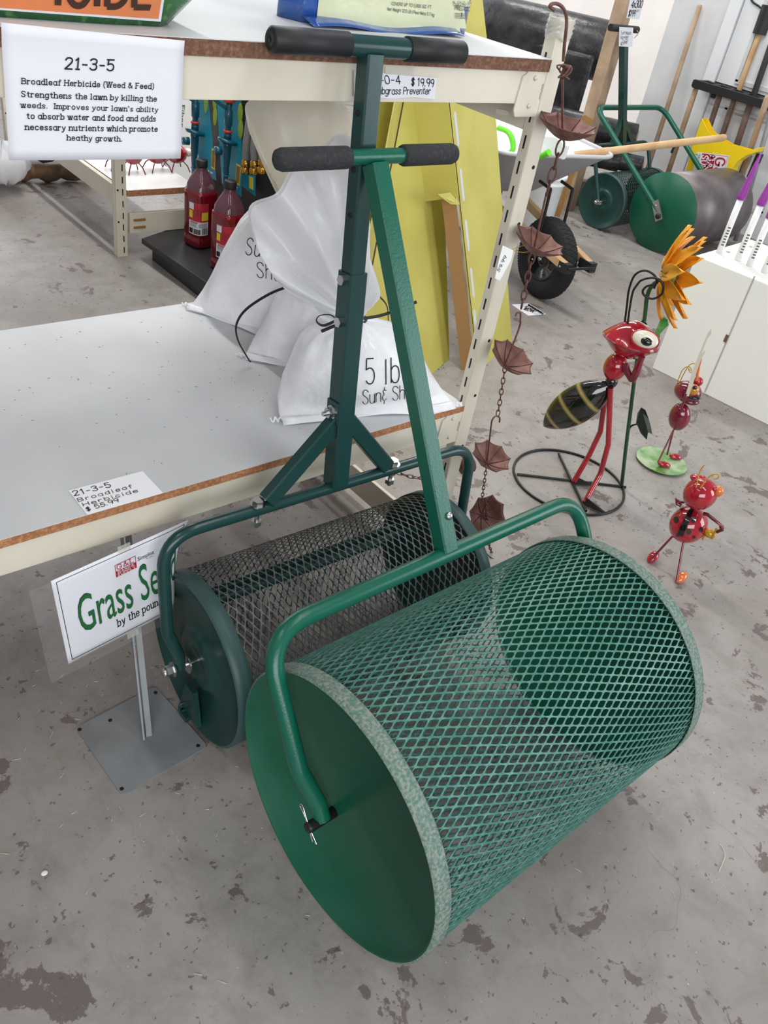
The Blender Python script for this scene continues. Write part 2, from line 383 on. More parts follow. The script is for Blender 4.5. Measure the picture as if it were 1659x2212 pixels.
# ------------------------------------------------------------------ lettering: single-stroke glyphs turned into flat ribbons of ink
GL = {
'a':(3.2,"3.2,3 2.5,4 1,4 0,3 0,1 1,0 2.5,0 3.2,1;3.2,4 3.2,0"),'b':(3.2,"0,6 0,0;0,3 .8,4 2.4,4 3.2,3 3.2,1 2.4,0 .8,0 0,1"),
'c':(3,"3,3.2 2.4,4 .9,4 0,3 0,1 .9,0 2.4,0 3,.8"),'d':(3.2,"3.2,6 3.2,0;3.2,3 2.4,4 .8,4 0,3 0,1 .8,0 2.4,0 3.2,1"),
'e':(3.1,"0,2.1 3.1,2.1;3.1,2.1 3.1,3.2 2.3,4 .9,4 0,3 0,1 .9,0 2.3,0 3.1,.8"),'f':(2.2,"2.6,5.5 2,6 1.3,6 .9,5.2 .9,3 .9,0;0,4 2.2,4"),
'g':(3.2,"3.2,4 3.2,1 3.2,-1.2 2.4,-2 .8,-2 .1,-1.4;3.2,3 2.4,4 .8,4 0,3 0,1 .8,0 2.4,0 3.2,1"),'h':(3,"0,6 0,0;0,2.8 .8,4 2.3,4 3,3.2 3,1.5 3,0"),
'i':(.9,".4,4 .4,0;.4,5.3 .4,5.8"),'j':(1,".8,4 .8,-1.3 .2,-2 -.4,-1.8;.8,5.3 .8,5.8"),'k':(3,"0,6 0,0;2.8,4 0,1.6;1,2.5 3,0"),'l':(.9,".4,6 .4,0"),
'm':(4.8,"0,4 0,0;0,2.8 .7,4 1.8,4 2.4,3.2 2.4,1.5 2.4,0;2.4,2.8 3.1,4 4.2,4 4.8,3.2 4.8,1.5 4.8,0"),'n':(3,"0,4 0,0;0,2.8 .8,4 2.3,4 3,3.2 3,1.5 3,0"),
'o':(3.2,"1.6,4 .8,4 0,3 0,1 .9,0 2.3,0 3.2,1 3.2,3 2.4,4 1.6,4"),'p':(3.2,"0,4 0,-2;0,3 .8,4 2.4,4 3.2,3 3.2,1 2.4,0 .8,0 0,1"),
'q':(3.2,"3.2,4 3.2,-2;3.2,3 2.4,4 .8,4 0,3 0,1 .8,0 2.4,0 3.2,1"),'r':(2.3,"0,4 0,0;0,2.4 .8,3.8 1.8,4 2.3,3.6"),
's':(2.7,"2.7,3.3 2,4 .8,4 .1,3.3 .4,2.4 2.3,1.7 2.7,.8 2,0 .7,0 0,.7"),'t':(2.3,"1,5.4 1,2 1,.7 1.6,0 2.3,.2;0,4 2.2,4"),
'u':(3,"0,4 0,2 0,.9 .8,0 2.2,0 3,1.2;3,4 3,0"),'v':(3.2,"0,4 1.6,0;1.6,0 3.2,4"),'w':(4.6,"0,4 1.15,0;1.15,0 2.3,4;2.3,4 3.45,0;3.45,0 4.6,4"),
'x':(3,"0,4 3,0;3,4 0,0"),'y':(3.2,"0,4 1.7,.2;3.2,4 1.4,-1 .7,-2 -.2,-1.9"),'z':(3,"0,4 3,4;3,4 0,0;0,0 3,0"),
'A':(4.4,"0,0 2.2,6;2.2,6 4.4,0;.8,2 3.6,2"),'B':(3.8,"0,6 0,0;0,6 2.6,6 3.4,5.3 3.4,3.8 2.6,3.2 0,3.2;0,3.2 2.8,3.2 3.8,2.4 3.8,.8 2.8,0 0,0"),
'C':(4,"4,4.8 3,6 1.2,6 0,4.6 0,1.4 1.2,0 3,0 4,1.2"),'D':(4,"0,6 0,0;0,6 2.4,6 4,4.6 4,1.4 2.4,0 0,0"),'E':(3.4,"0,6 0,0;0,6 3.4,6;0,3.1 2.6,3.1;0,0 3.4,0"),
'F':(3.3,"0,6 0,0;0,6 3.3,6;0,3.1 2.4,3.1"),'G':(4.2,"4,4.8 3,6 1.2,6 0,4.6 0,1.4 1.2,0 3,0 4.1,.8 4.1,2.6;2.5,2.6 4.6,2.6"),
'H':(4,"0,6 0,0;4,6 4,0;0,3.1 4,3.1"),'I':(.9,".4,6 .4,0"),'J':(3,"2.6,6 2.6,1.4 1.8,0 .6,0 0,1.2"),'K':(3.8,"0,6 0,0;3.6,6 0,2.5;1.3,3.6 3.8,0"),
'L':(3.2,"0,6 0,0;0,0 3.2,0"),'M':(4.8,"0,0 0,6;0,6 2.4,1.4;2.4,1.4 4.8,6;4.8,6 4.8,0"),'N':(4,"0,0 0,6;0,6 4,0;4,0 4,6"),
'O':(4.4,"2.2,6 1.2,6 0,4.6 0,1.4 1.2,0 3.2,0 4.4,1.4 4.4,4.6 3.2,6 2.2,6"),'P':(3.6,"0,6 0,0;0,6 2.6,6 3.6,5.2 3.6,3.6 2.6,2.8 0,2.8"),
'Q':(4.4,"2.2,6 1.2,6 0,4.6 0,1.4 1.2,0 3.2,0 4.4,1.4 4.4,4.6 3.2,6 2.2,6;2.8,1.5 4.6,-.4"),'R':(3.9,"0,6 0,0;0,6 2.6,6 3.6,5.2 3.6,3.8 2.6,3 0,3;1.8,3 3.9,0"),
'S':(3.7,"3.6,4.9 2.7,6 1,6 .1,5 .4,3.8 3.1,2.5 3.7,1.2 2.6,0 1,0 0,1.2"),'T':(4,"2,6 2,0;0,6 4,6"),'U':(4,"0,6 0,1.6 1,0 3,0 4,1.6 4,6"),
'V':(4.2,"0,6 2.1,0;2.1,0 4.2,6"),'W':(6,"0,6 1.5,0;1.5,0 3,6;3,6 4.5,0;4.5,0 6,6"),'X':(4,"0,6 4,0;4,6 0,0"),'Y':(4,"0,6 2,3;4,6 2,3;2,3 2,0"),'Z':(3.8,"0,6 3.8,6;3.8,6 0,0;0,0 3.8,0"),
'0':(3.6,"1.8,6 1,6 0,4.6 0,1.4 1,0 2.6,0 3.6,1.4 3.6,4.6 2.6,6 1.8,6"),'1':(1.8,".0,4.9 1.1,6;1.1,6 1.1,0"),'2':(3.5,"0,4.8 .8,6 2.6,6 3.4,5 3.2,3.6 1.6,1.8 0,0;0,0 3.5,0"),
'3':(3.4,"0,5.2 .8,6 2.5,6 3.3,5.2 3.3,4 2.4,3.2 1.3,3.2;1.3,3.2 2.5,3.2 3.4,2.3 3.4,.9 2.5,0 .8,0 0,.9"),'4':(3.6,"2.7,6 2.7,0;2.7,6 0,1.9;0,1.9 3.6,1.9"),
'5':(3.4,".4,6 3.2,6;.4,6 .2,3.3;.2,3.3 1.2,3.8 2.5,3.7 3.4,2.7 3.4,1.1 2.5,0 .9,0 0,.8"),'6':(3.4,"3,5.6 2,6 .8,5.4 0,3.4 0,1.2 .9,0 2.5,0 3.4,1 3.4,2.4 2.5,3.4 .9,3.4 0,2.2"),
'7':(3.4,"0,6 3.4,6;3.4,6 1.2,0"),'8':(3.5,"1.7,3.2 .5,3.7 .2,4.9 1,6 2.5,6 3.3,4.9 3,3.7 1.7,3.2 .3,2.5 0,1 .9,0 2.6,0 3.5,1 3.2,2.5 1.7,3.2"),
'9':(3.4,"3.4,3.8 2.6,2.6 .9,2.6 0,3.6 0,5 .9,6 2.5,6 3.4,5 3.4,3 2.6,0"),'-':(2.2,"0,2.6 2.2,2.6"),'.':(.7,".2,0 .2,.5"),',':(.7,".4,.5 .1,-.9"),
"'":(.6,".3,6 .2,4.6"),'!':(.8,".4,6 .4,1.8;.4,0 .4,.5"),'(':(1.4,"1.4,6.6 .3,5 0,2.6 .3,.4 1.4,-1.2"),')':(1.4,"0,6.6 1.1,5 1.4,2.6 1.1,.4 0,-1.2"),
'&':(4.6,"4.6,0 1.2,4.2 .9,5.2 1.6,6 2.6,5.8 2.8,4.8 1,3 .2,1.8 .4,.6 1.4,0 2.6,.2 3.8,1.4 4.4,2.8"),'$':(3.4,"3.3,4.8 2.4,5.5 1,5.5 .1,4.8 .4,3.7 2.9,2.5 3.4,1.4 2.4,.5 .9,.5 0,1.3;1.3,6.4 1.3,-.4;2.1,6.4 2.1,-.4"),
'|':(.6,".3,6.5 .3,-1.5"),"e&":(3,"2.6,4.6 1,5 .3,4.2 1.4,3.2 .1,2.2 .2,.9 1.4,.4 2.8,1.2;1.5,6.2 1.4,5;1.4,.4 1.2,-1"),
}
def chaikin(p, n=2):
    for _ in range(n):
        q = [p[0]]
        for a, b in zip(p, p[1:]): q += [(a[0]*.75+b[0]*.25, a[1]*.75+b[1]*.25), (a[0]*.25+b[0]*.75, a[1]*.25+b[1]*.75)]
        q.append(p[-1]); p = q
    return p
def strokes(text, serif=False, gap=1.3, space=2.6, jit=0.0):
    x = 0; out = []; rnd = random.Random(len(text)*13+ord(text[0]))
    i = 0
    for ch in text:
        if ch == ' ': x += space; continue
        w, d = GL['e&' if ch == '~' else ch]; dy = rnd.uniform(-jit, jit); sl = rnd.uniform(-jit, jit)*.12
        for st in d.split(';'):
            p = [tuple(float(t) for t in q.split(',')) for q in st.split()]
            raw = p
            if len(p) > 3: p = chaikin(p)
            out.append([(x+a+sl*b, b+dy) for a, b in p])
            if serif:
                for e, f in ((raw[0], raw[1]), (raw[-1], raw[-2])):
                    if abs(e[0]-f[0]) < .35*abs(e[1]-f[1]) and e[1] in (0, 4, 6, -2) and abs(e[1]-f[1]) > .9:
                        up = f[1] > e[1]
                        if ch == '1' and e[1] == 6: continue
                        lx, rx = (-.75, .75) if (e[1] in (0, -2) and up) or e[1] == 6 and ch.isupper() else (-.75, .1)
                        if ch in '1': lx, rx = -.9, .9
                        out.append([(x+e[0]+lx, e[1]), (x+e[0]+rx, e[1])])
        x += w + gap + (.5 if serif else 0)
    return out, x-gap
def ribbon(mb, pts, nrm, w, mi=0, cap=True):
    """flat ribbon of ink along 3-D points lying on a surface with normals nrm"""
    P = [V(p) for p in pts]; n = len(P); vs = []
    for i in range(n):
        t = (P[min(i+1, n-1)]-P[max(i-1, 0)])
        if t.length < 1e-9: t = V((1,0,0))
        t.normalize(); s = V(nrm[i]).cross(t).normalized()*w/2
        p = P[i]
        if cap and i == 0: p = p - t*w*.4
        if cap and i == n-1: p = p + t*w*.4
        vs += [p+s, p-s]
    mb.add(vs, [(2*i, 2*i+1, 2*i+3, 2*i+2) for i in range(n-1)], mi, False)
def text_plane(mb, text, p0, p1, ph, n, w=.12, serif=False, mi=0, jit=0.0, off=.0006, gap=1.3, space=2.6, width=None, bend=None):
    """text from p0 to p1 (its baseline) with capitals reaching up to ph; n is the surface normal; w in cap heights"""
    st, tw = strokes(text, serif, gap, space, jit)
    p0 = V(p0); p1 = V(p1); n = V(n).normalized(); U = (p1-p0)/tw; H = (V(ph)-p0)/6
    for s in st:
        P = [p0+U*a+H*b+n*off for a, b in s]
        if bend: P = [bend(p) for p in P]
        ribbon(mb, P, [n]*len(P), w*H.length*6, mi)
def sans_plane(mb, text, p0, p1, ph, n, mi=0, off=.0006, bend=None, fine=0):
    """filled sans lettering (built-in typeface) laid from p0 to p1"""
    c = bpy.data.curves.new('lettering', 'FONT'); c.body = text; c.resolution_u = 3
    o = bpy.data.objects.new('lettering', c); me = o.to_mesh()
    xs = [v.co.x for v in me.vertices]; x0, x1 = min(xs), max(xs); caph = .73
    p0 = V(p0); U = (V(p1)-p0)/(x1-x0); H = (V(ph)-p0)/caph; n = V(n).normalized()
    vs = [p0+U*(v.co.x-x0)+H*v.co.y+n*off for v in me.vertices]
    if bend: vs = [bend(p) for p in vs]
    mb.add(vs, [tuple(f.vertices) for f in me.polygons], mi, False)
    o.to_mesh_clear(); bpy.data.objects.remove(o); bpy.data.curves.remove(c)
class Drape:
    """lays ink on an already built surface: looks the surface point and normal up by ray"""
    def __init__(s, *objs):
        vs = []; fs = []
        for o in objs:
            b = len(vs); w = wloc(o); vs += [w+v.co for v in o.data.vertices]; fs += [tuple(i+b for i in p.vertices) for p in o.data.polygons]
        s.t = BVHTree.FromPolygons(vs, fs)
    def hit(s, u, v):
        d = ray(u, v).normalized(); loc, n, i, dist = s.t.ray_cast(CAM, d)
        if loc is None: return None, None
        if n.dot(d) > 0: n = -n
        return loc+n*.0015, n
    def text(s, mb, text, a, b, h, w=.11, mi=0, jit=.15, serif=False, gap=1.3):
        """a, b: baseline ends, h: cap top above a (all measured on the photo)"""
        st, tw = strokes(text, serif, gap, 2.6, jit)
        for q in st:
            P = []; N = []
            dense = []
            for c, d in zip(q, q[1:]):
                k = 4
                dense += [(c[0]+(d[0]-c[0])*t/k, c[1]+(d[1]-c[1])*t/k) for t in range(k)]
            dense.append(q[-1])
            sc = None
            for x, y in dense:
                p, n = s.hit(a[0]+(b[0]-a[0])*x/tw+(h[0]-a[0])*y/6, a[1]+(b[1]-a[1])*x/tw+(h[1]-a[1])*y/6)
                if p is None:
                    if len(P) > 1: ribbon(mb, P, N, wd, mi, False)
                    P = []; N = []; continue
                P.append(p); N.append(n)
                wd = w*math.hypot(h[0]-a[0], h[1]-a[1])/FPX*(p-CAM).dot(V(RC[2]))
            if len(P) > 1: ribbon(mb, P, N, wd, mi, False)
    def patch(s, mb, poly, mi=0, n=14):
        """a printed patch: quad of four measured corners laid on the surface"""
        a, b, c, d = poly; idx = {}; vs = []; fs = []
        for j in range(n+1):
            for i in range(n+1):
                x, y = i/n, j/n
                u = (a[0]*(1-x)+b[0]*x)*(1-y)+(d[0]*(1-x)+c[0]*x)*y; v = (a[1]*(1-x)+b[1]*x)*(1-y)+(d[1]*(1-x)+c[1]*x)*y
                p, _ = s.hit(u, v)
                if p is not None: idx[i, j] = len(vs); vs.append(p)
        for j in range(n):
            for i in range(n):
                q = [idx.get(k) for k in ((i,j),(i+1,j),(i+1,j+1),(i,j+1))]
                if None not in q: fs.append(tuple(q))
        mb.add(vs, fs, mi, True)
# ================================================================== SETTING
m = MB(); m.box((3, 3, -.05), (16, 16, .1)); struct(obj('floor', m, 'floor'))
m = MB(); m.box((6.1, -.05, 1.9), (.2, 8.0, 3.8)); struct(obj('wall_right', m, 'concrete_white'))
m = MB(); m.box((7.3, 7.4, 1.9), (.2, 7.0, 3.8)); m.box((6.72, 3.85, 1.9), (1.2, .19, 3.8)); struct(obj('wall_recess', m, 'wall_beige'))
# panelled white door in the right-hand wall behind the tool rack
m = MB(); m.box((5.985, 2.65, 1.02), (.03, 1.5, 2.04), mi=0)
for zc, hh in ((.45, .55), (1.2, .62), (1.8, .3)):
    for yc in (2.98, 2.32):
        for dz in (-hh/2, hh/2): m.box((5.966, yc, zc+dz), (.012, .56, .025), mi=1)
        for dy in (-.27, .27): m.box((5.966, yc+dy, zc), (.012, .025, hh), mi=1)
struct(obj('door_1', m, ['door_white', 'concrete_white']))
m = MB(); m.box((5.975, 3.45, 1.05), (.05, .09, 2.1)); struct(obj('trim_1', m, 'door_white'))

# ================================================================== TURF ROLLERS
def mesh_sheet(mb, D, s0, s1, R, ns, nt, wst, th):
    """expanded-metal cylinder: lattice of lens-shaped openings between strands, inner and outer skin"""
    a = (s1-s0)/(2*ns); b = 2*pi/(2*nt); bm_ = b*R
    d = a*bm_/math.hypot(a, bm_); k = 1-(wst/2)/d
    long_s = a > bm_
    off8 = [(1,0),(.5,.5),(0,1),(-.5,.5),(-1,0),(-.5,-.5),(0,-1),(.5,-.5)]
    vs = []; fs = []; cache = {}
    def P(i, j, r):
        t = (j % (2*nt))*b; return D(s0+a*i, r*cos(t), r*sin(t))
    def node(i2, j2, lay):
        key = (i2, j2 % (4*nt), lay)
        if key not in cache: cache[key] = len(vs); vs.append(P(i2/2, j2/2, R if lay == 0 else R-th))
        return cache[key]
    for i in range(1, 2*ns):
        for j in range(2*nt):
            if (i+j) % 2 == 0: continue
            rings = []
            for lay in (0, 1):
                out = [node(int(2*i+2*x), int(2*j+2*y), lay) for x, y in off8]
                inn = []
                for x, y in off8:
                    if abs(x) == 1: kk = k*(.86 if long_s else .92)
                    elif abs(y) == 1: kk = k*(.92 if long_s else .86)
                    else: kk = k*1.03
                    inn.append(len(vs)); vs.append(P(i+x*kk, j+y*kk, R if lay == 0 else R-th))
                rings.append((out, inn))
            for e in range(8):
                g = (e+1) % 8
                o, n_ = rings[0]; fs.append((o[e], o[g], n_[g], n_[e]))
                o2, n2 = rings[1]; fs.append((o2[g], o2[e], n2[e], n2[g]))
                fs.append((n_[e], n_[g], n2[g], n2[e]))
    mb.add(vs, fs, 0, False)

def frame(q):
    x, y, a, R, L = q; ax = V((cos(a), sin(a), 0)); sd = V((-sin(a), cos(a), 0)); O = V((x, y, R))
    return lambda s, d, h: O + ax*s + sd*d + V((0,0,1))*h
def hexbolt(mb, p, n, r, h, mi=0):
    mb.lathe([(0,0),(r,0),(r,h),(r*.7,h),(0,h)], p, n, 6, mi=mi, sm=False)
def washer(mb, p, n, r, h, mi=0): mb.lathe([(0,0),(r,0),(r,h),(0,h)], p, n, 24, mi=mi, sm=False)

def yoke(mb, D, R, L, phi, r, tr, o_top, o_ax, rad):
    sp, cp = sin(phi), cos(phi)
    Q = lambda s, t: D(s, t*sp, t*cp)
    pts = [Q(-o_ax, 0), Q(-o_ax, .03), Q(-o_top, .10), Q(-o_top, r), Q(L+o_top, r), Q(L+o_top, .10), Q(L+o_ax, .03), Q(L+o_ax, 0)]
    mb.tube(fillet(pts, [.02, .05, rad, rad, .05, .02], 9), tr, 14)
    return Q

def end_disc(D, R, L, far, kind):
    sgn = -1 if far else 1; s0 = L if far else 0
    m = MB(); ax = D(1,0,0)-D(0,0,0); org = D(s0,0,0); ax = ax*sgn
    if kind == 'flat':
        m.lathe([(0,.012),(R-.012,.012),(R-.009,.002),(R-.004,0)], org, ax, 96, mi=0)
        m.lathe([(R-.004,0),(R,.002),(R,.030),(R-.002,.031),(R-.002,.022)], org, ax, 96, mi=1); m.lathe([(R-.002,.022),(R-.003,.020),(0,.020)], org, ax, 96, mi=0)
    else:
        m.lathe([(0,.010),(.028,.010),(.034,.005),(.062,.004),(.070,.010),(.080,.016),(.10,.018),(R-.045,.016),(R-.028,.010),(R-.016,.004),(R-.006,0)], org, ax, 96, mi=0)
        m.lathe([(R-.006,0),(R,.003),(R,.034),(R-.002,.035),(R-.002,.028)], org, ax, 96, mi=1); m.lathe([(R-.002,.028),(R-.003,.026),(0,.026)], org, ax, 96, mi=0)
    return m

# ---- the large green spreader in front
QF = (0.59736803, 0.56188882, 0.00788268, 0.26202400, 0.73342943); DF = frame(QF); RF, LF = QF[3], QF[4]
t = thing('turf_roller', DF(LF/2, 0, -RF), 'large bright green mesh drum spreader roller nearest the camera, foam-gripped handle leaning back', 'roller', 'mesh turf rollers')
m = MB(); mesh_sheet(m, DF, .022, LF-.022, RF-.004, 20, 101, .0024, .0016); obj('mesh_drum', m, 'green_mesh', t)
for far in (False, True):
    m = end_disc(DF, RF, LF, far, 'flat')
    e = obj('end_disc', m, ['green_panel', 'green_rim'], t)
PHI = math.radians(32.6); rF = .340
m = MB(); QY = yoke(m, DF, RF, LF, PHI, rF, .0155, .032, .014, .085); ob = obj('yoke', m, 'green_paint', t)
# axle stub, hitch pin
m = MB(); m.lathe([(0,-.045),(.009,-.045),(.010,-.04),(.010,.02),(0,.02)], DF(0,0,0), DF(1,0,0)-DF(0,0,0), 18)
ax_ = obj('axle', m, 'strap_black', t)
m = MB(); c = DF(-.038, 0, 0)
pin = [c+V((0,-.022,-.022)), c+V((-.002,.004,.004)), c+V((-.001,.022,.024)), c+V((0,.030,.026)), c+V((0,.032,.018)), c+V((0,.022,.012)), c+V((0,.006,-.002)), c+V((0,-.004,-.016)), c+V((0,-.012,-.028))]
m.tube(crv(pin, 5), .0016, 6); obj('hitch_pin', m, 'zinc', t)
# handle post and T-bar
TF = py(808, 338, 1.090); A0 = QY(.372, rF)
e1 = pz(592, 346, TF.z); e2 = pz(985, 334, TF.z); tb = (e2-e1); tb.y *= .4; tb.normalize(); half = .168
TF = V((TF.x, TF.y, TF.z)); post_dir = (TF-A0).normalized(); up = tb
m = MB(); m.bar(A0+post_dir*.008, TF-post_dir*.012, .034, .034, up.cross(post_dir), bev=.003); hp = obj('handle_post', m, 'green_paint', t)
m = MB(); nrm = tb.cross(post_dir).normalized()
if nrm.y > 0: nrm = -nrm
b_ = A0+post_dir*.075+nrm*.017+tb*.006; m.lathe([(0,0),(.0075,0),(.0075,.003),(.004,.006),(0,.006)], b_, nrm, 18); obj('bolt', m, 'zinc', t)
m = MB(); m.tube([TF-tb*.14, TF+tb*.14], .0125, 16); obj('handlebar', m, 'green_paint', t)
for sg, a, b in ((-1, onl(592,345,TF,tb), onl(752,342,TF,tb)), (1, onl(985,334,TF,tb), onl(868,338,TF,tb))):
    d = (b-a).normalized(); ln = (b-a).length
    m = MB(); m.lathe([(0,0),(.008,.001),(.015,.006),(.0175,.014),(.0175,ln-.004),(.016,ln),(0,ln)], a, d, 24); obj('grip', m, 'foam_grip', t)

# ---- the darker, lower spreader behind it
QB = (0.60748710, 1.03484674, -0.03033387, 0.19035357, 0.68364152)
def small_roller(Q, label, phi, r, full):
    D = frame(Q); R, L = Q[3], Q[4]
    t = thing('turf_roller', D(L/2, 0, -R), label, 'roller', 'mesh turf rollers')
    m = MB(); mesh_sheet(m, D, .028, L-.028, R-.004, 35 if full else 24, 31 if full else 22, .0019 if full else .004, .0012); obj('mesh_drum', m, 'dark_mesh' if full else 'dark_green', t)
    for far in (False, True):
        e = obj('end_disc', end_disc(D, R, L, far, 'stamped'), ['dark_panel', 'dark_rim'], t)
        if not far and full:
            # small sliding filler door low on the disc
            m = MB(); dd = [D(-.004, -.030, -.075), D(-.004, .030, -.075), D(-.006, .045, -.172), D(-.006, -.035, -.172)]
            m.prism([D(.004,-.018,-.078), D(.004,.016,-.078), D(.004,.040,-.168), D(.004,-.040,-.168)], D(-.012,0,0)-D(0,0,0))
            dr = obj('filler_door', m, 'dark_panel', e)
            m = MB(); m.tube(fillet([D(.0,.016,-.165), D(-.02,.016,-.165), D(-.02,.016,-.14), D(-.004,.016,-.14)], .006, 4), .003, 8)
            m.box(D(-.008,.012,-.176), (.016,.03,.014)); obj('latch', m, 'dark_green', t)
            for aa in (-.4, -.9, -1.35): 
                pass
    m = MB()
    if full:
        for d, h, rr in ((.115, .055, .011), (.060, .085, .011)):
            m = MB(); m.tube([D(.02, d, h), D(L-.02, d, h)], rr, 12); obj('cross_bar', m, 'dark_green', t)
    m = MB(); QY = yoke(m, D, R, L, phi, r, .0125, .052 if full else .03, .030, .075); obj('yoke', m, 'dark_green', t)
    m = MB(); a = D(0,0,0); n = D(-1,0,0)-D(0,0,0)
    m.tube([D(.02,0,0), D(-.062,0,0)], .006, 12); washer(m, D(-.012,0,0), n, .021, .003); washer(m, D(-.043,0,0), n, .016, .003)
    hexbolt(m, D(-.046,0,0), n, .0125, .013); m.lathe([(0,0),(.010,0),(.009,.008),(0,.008)], D(-.059,0,0), n, 16); obj('axle_nut', m, 'zinc', t)
    return t, D, QY, R, L
t, DB, QY, RB, LB = small_roller(QB, 'dark green mesh drum spreader roller standing behind the large one, tall T-handle against the shelf', math.radians(6.6), .321, True)
A0 = QY(.338, .321); TB = V((A0.x+.004, 1.139, 1.312)); pdv = (TB-A0).normalized(); tb = V((1,-.0,0))
e1 = pz(592, 88, TB.z); e2 = pz(992, 118, TB.z); tb = (e2-e1); tb.z = 0; tb.normalize(); tb = (tb+V((1,0,0))*1.0).normalized()
nrm = tb.cross(pdv).normalized(); nrm = nrm if nrm.y < 0 else -nrm
mid = A0+pdv*((onl(745, 585, A0, pdv)-A0).length)
m = MB(); m.bar(A0+pdv*.008, mid, .040, .040, tb.cross(pdv), bev=.003)
lp = obj('lower_post', m, 'dark_green', t)
m = MB(); m.bar(mid-pdv*.05, TB-pdv*.010, .033, .033, tb.cross(pdv), bev=.003)
for k in (.16, .28, .42): 
    p = mid+pdv*k*.62-tb*.0167; m.lathe([(0,0),(.005,0),(.005,.0012),(0,.0012)], p, -tb, 12, mi=1)
obj('upper_post', m, ['dark_green', 'dark_slot'], t)
m = MB()
for k in (.975, .80, .735):
    pass
for pxy in ((742, 600), (730, 690)):
    p = onl(*pxy, A0, pdv)-tb*.020; hexbolt(m, p, -tb, .010, .008)
    hexbolt(m, p+tb*.040, tb, .010, .006)
obj('post_bolt', m, 'zinc', t)
jn = A0+pdv*((onl(722, 905, A0, pdv)-A0).length)
for sg, sc in ((-1, .335-.165), (1, .335+.135)):
    foot = QY(sc, .321)+V((0,0,.016)); m = MB(); m.bar(jn+tb*sg*.012, foot, .034, .026, nrm, bev=.003)
    br = obj('brace', m, 'dark_green', t)
    m = MB(); f2 = QY(sc+sg*.020, .321)
    washer(m, f2+V((0,0,.0125)), (0,0,1), .016, .003); hexbolt(m, f2+V((0,0,.0155)), (0,0,1), .012, .009)
    m.tube([f2+V((0,0,.014)), f2-V((0,0,.042))], .005, 10); hexbolt(m, f2-V((0,0,.036)), (0,0,1), .011, .010)
    obj('brace_bolt', m, 'zinc', t)
m = MB(); p = jn+pdv*.022-tb*.02
m.bar(jn-tb*.022, jn+pdv*.045-tb*.022, .003, .036, nrm); obj('gusset', m, 'dark_green', t)
m = MB(); washer(m, p-tb*.003, -tb, .014, .003); hexbolt(m, p-tb*.006, -tb, .011, .010); m.tube([p, p-tb*.026], .005, 10); obj('gusset_bolt', m, 'zinc', t)
m = MB(); m.tube([TB-tb*.15, TB+tb*.15], .0160, 18); obj('handlebar', m, 'dark_green', t)
for sg, a, b in ((-1, onl(583,86,TB,tb), onl(750,98,TB,tb)), (1, onl(999,121,TB,tb), onl(878,106,TB,tb))):
    d = (b-a).normalized(); ln = (b-a).length
    m = MB(); m.lathe([(.004,.004),(.004,0),(.014,0),(.0185,.004),(.0185,ln),(.016,ln),(0,ln)], a, d, 28); m.lathe([(0,.004),(.004,.004)], a, d, 28, mi=1)
    obj('grip', m, ['black_grip', 'dark_slot'], t)

# ================================================================== RACK
YF, YR = 1.175, 1.905
XL, XR = -.42, 1.432
t = thing('shelving_rack', (.5, 1.54, 0), 'cream steel storage rack with two shelf levels standing behind the green rollers', 'rack')
def rack_post(x0, y0, ht, sx, sy, par):
    m = MB(); w, d = .042, .024
    m.box((x0+sx*w/2, y0, ht/2), (w, .003, ht)); m.box((x0, y0+sy*d/2, ht/2), (.003, d, ht)); m.box((x0+sx*w, y0+sy*d/2, ht/2), (.003, d, ht))
    m.box((x0+sx*w*.5, y0+sy*.0245, ht/2), (w, .002, ht))
    k = 0; zz = .03
    while zz < ht-.03:
        m.box((x0-sx*.0012, y0+sy*d*.5, zz), (.0022, .004, .026), mi=1)
        m.box((x0+sx*.006, y0-sy*.0012, zz), (.0022, .0022, .024), mi=1) if False else None
        zz += .0508; k += 1
    for zz in (.12, .40, .55, .70, .98, 1.10): m.lathe([(0,0),(.0042,0),(.0042,.0008),(0,.0008)], (x0+sx*.030, y0-sy*.0016, zz), (0,-sy,0), 12, mi=1)
    return obj('upright', m, ['cream_paint', 'dark_slot'], par)
rack_post(XR, YF, 1.372, 1, 1, t); rack_post(XR, YR, 1.372, 1, -1, t)
rack_post(XL, YF, 1.372, -1, 1, t); rack_post(XL, YR, 1.372, -1, -1, t)
def channel(x0, x1, y, z0, z1, sy, nm='shelf_beam'):
    m = MB(); prof = [(0,z0),(.030,z0),(.030,z0+.003),(.003,z0+.003),(.003,z1-.003),(.012,z1-.003),(.012,z1),(0,z1)]
    m.prism([(x0, y+sy*a, z) for a, z in prof], (x1-x0, 0, 0)); return obj(nm, m, 'cream_paint', t, bevel=.0012)
channel(XL, XR-.004, YF, .449, .512, 1); channel(XL, XR-.004, YF, 1.223, 1.281, 1)
channel(XL, XR-.004, YR, .449, .512, -1); channel(XL, XR-.004, YR, 1.223, 1.281, -1)
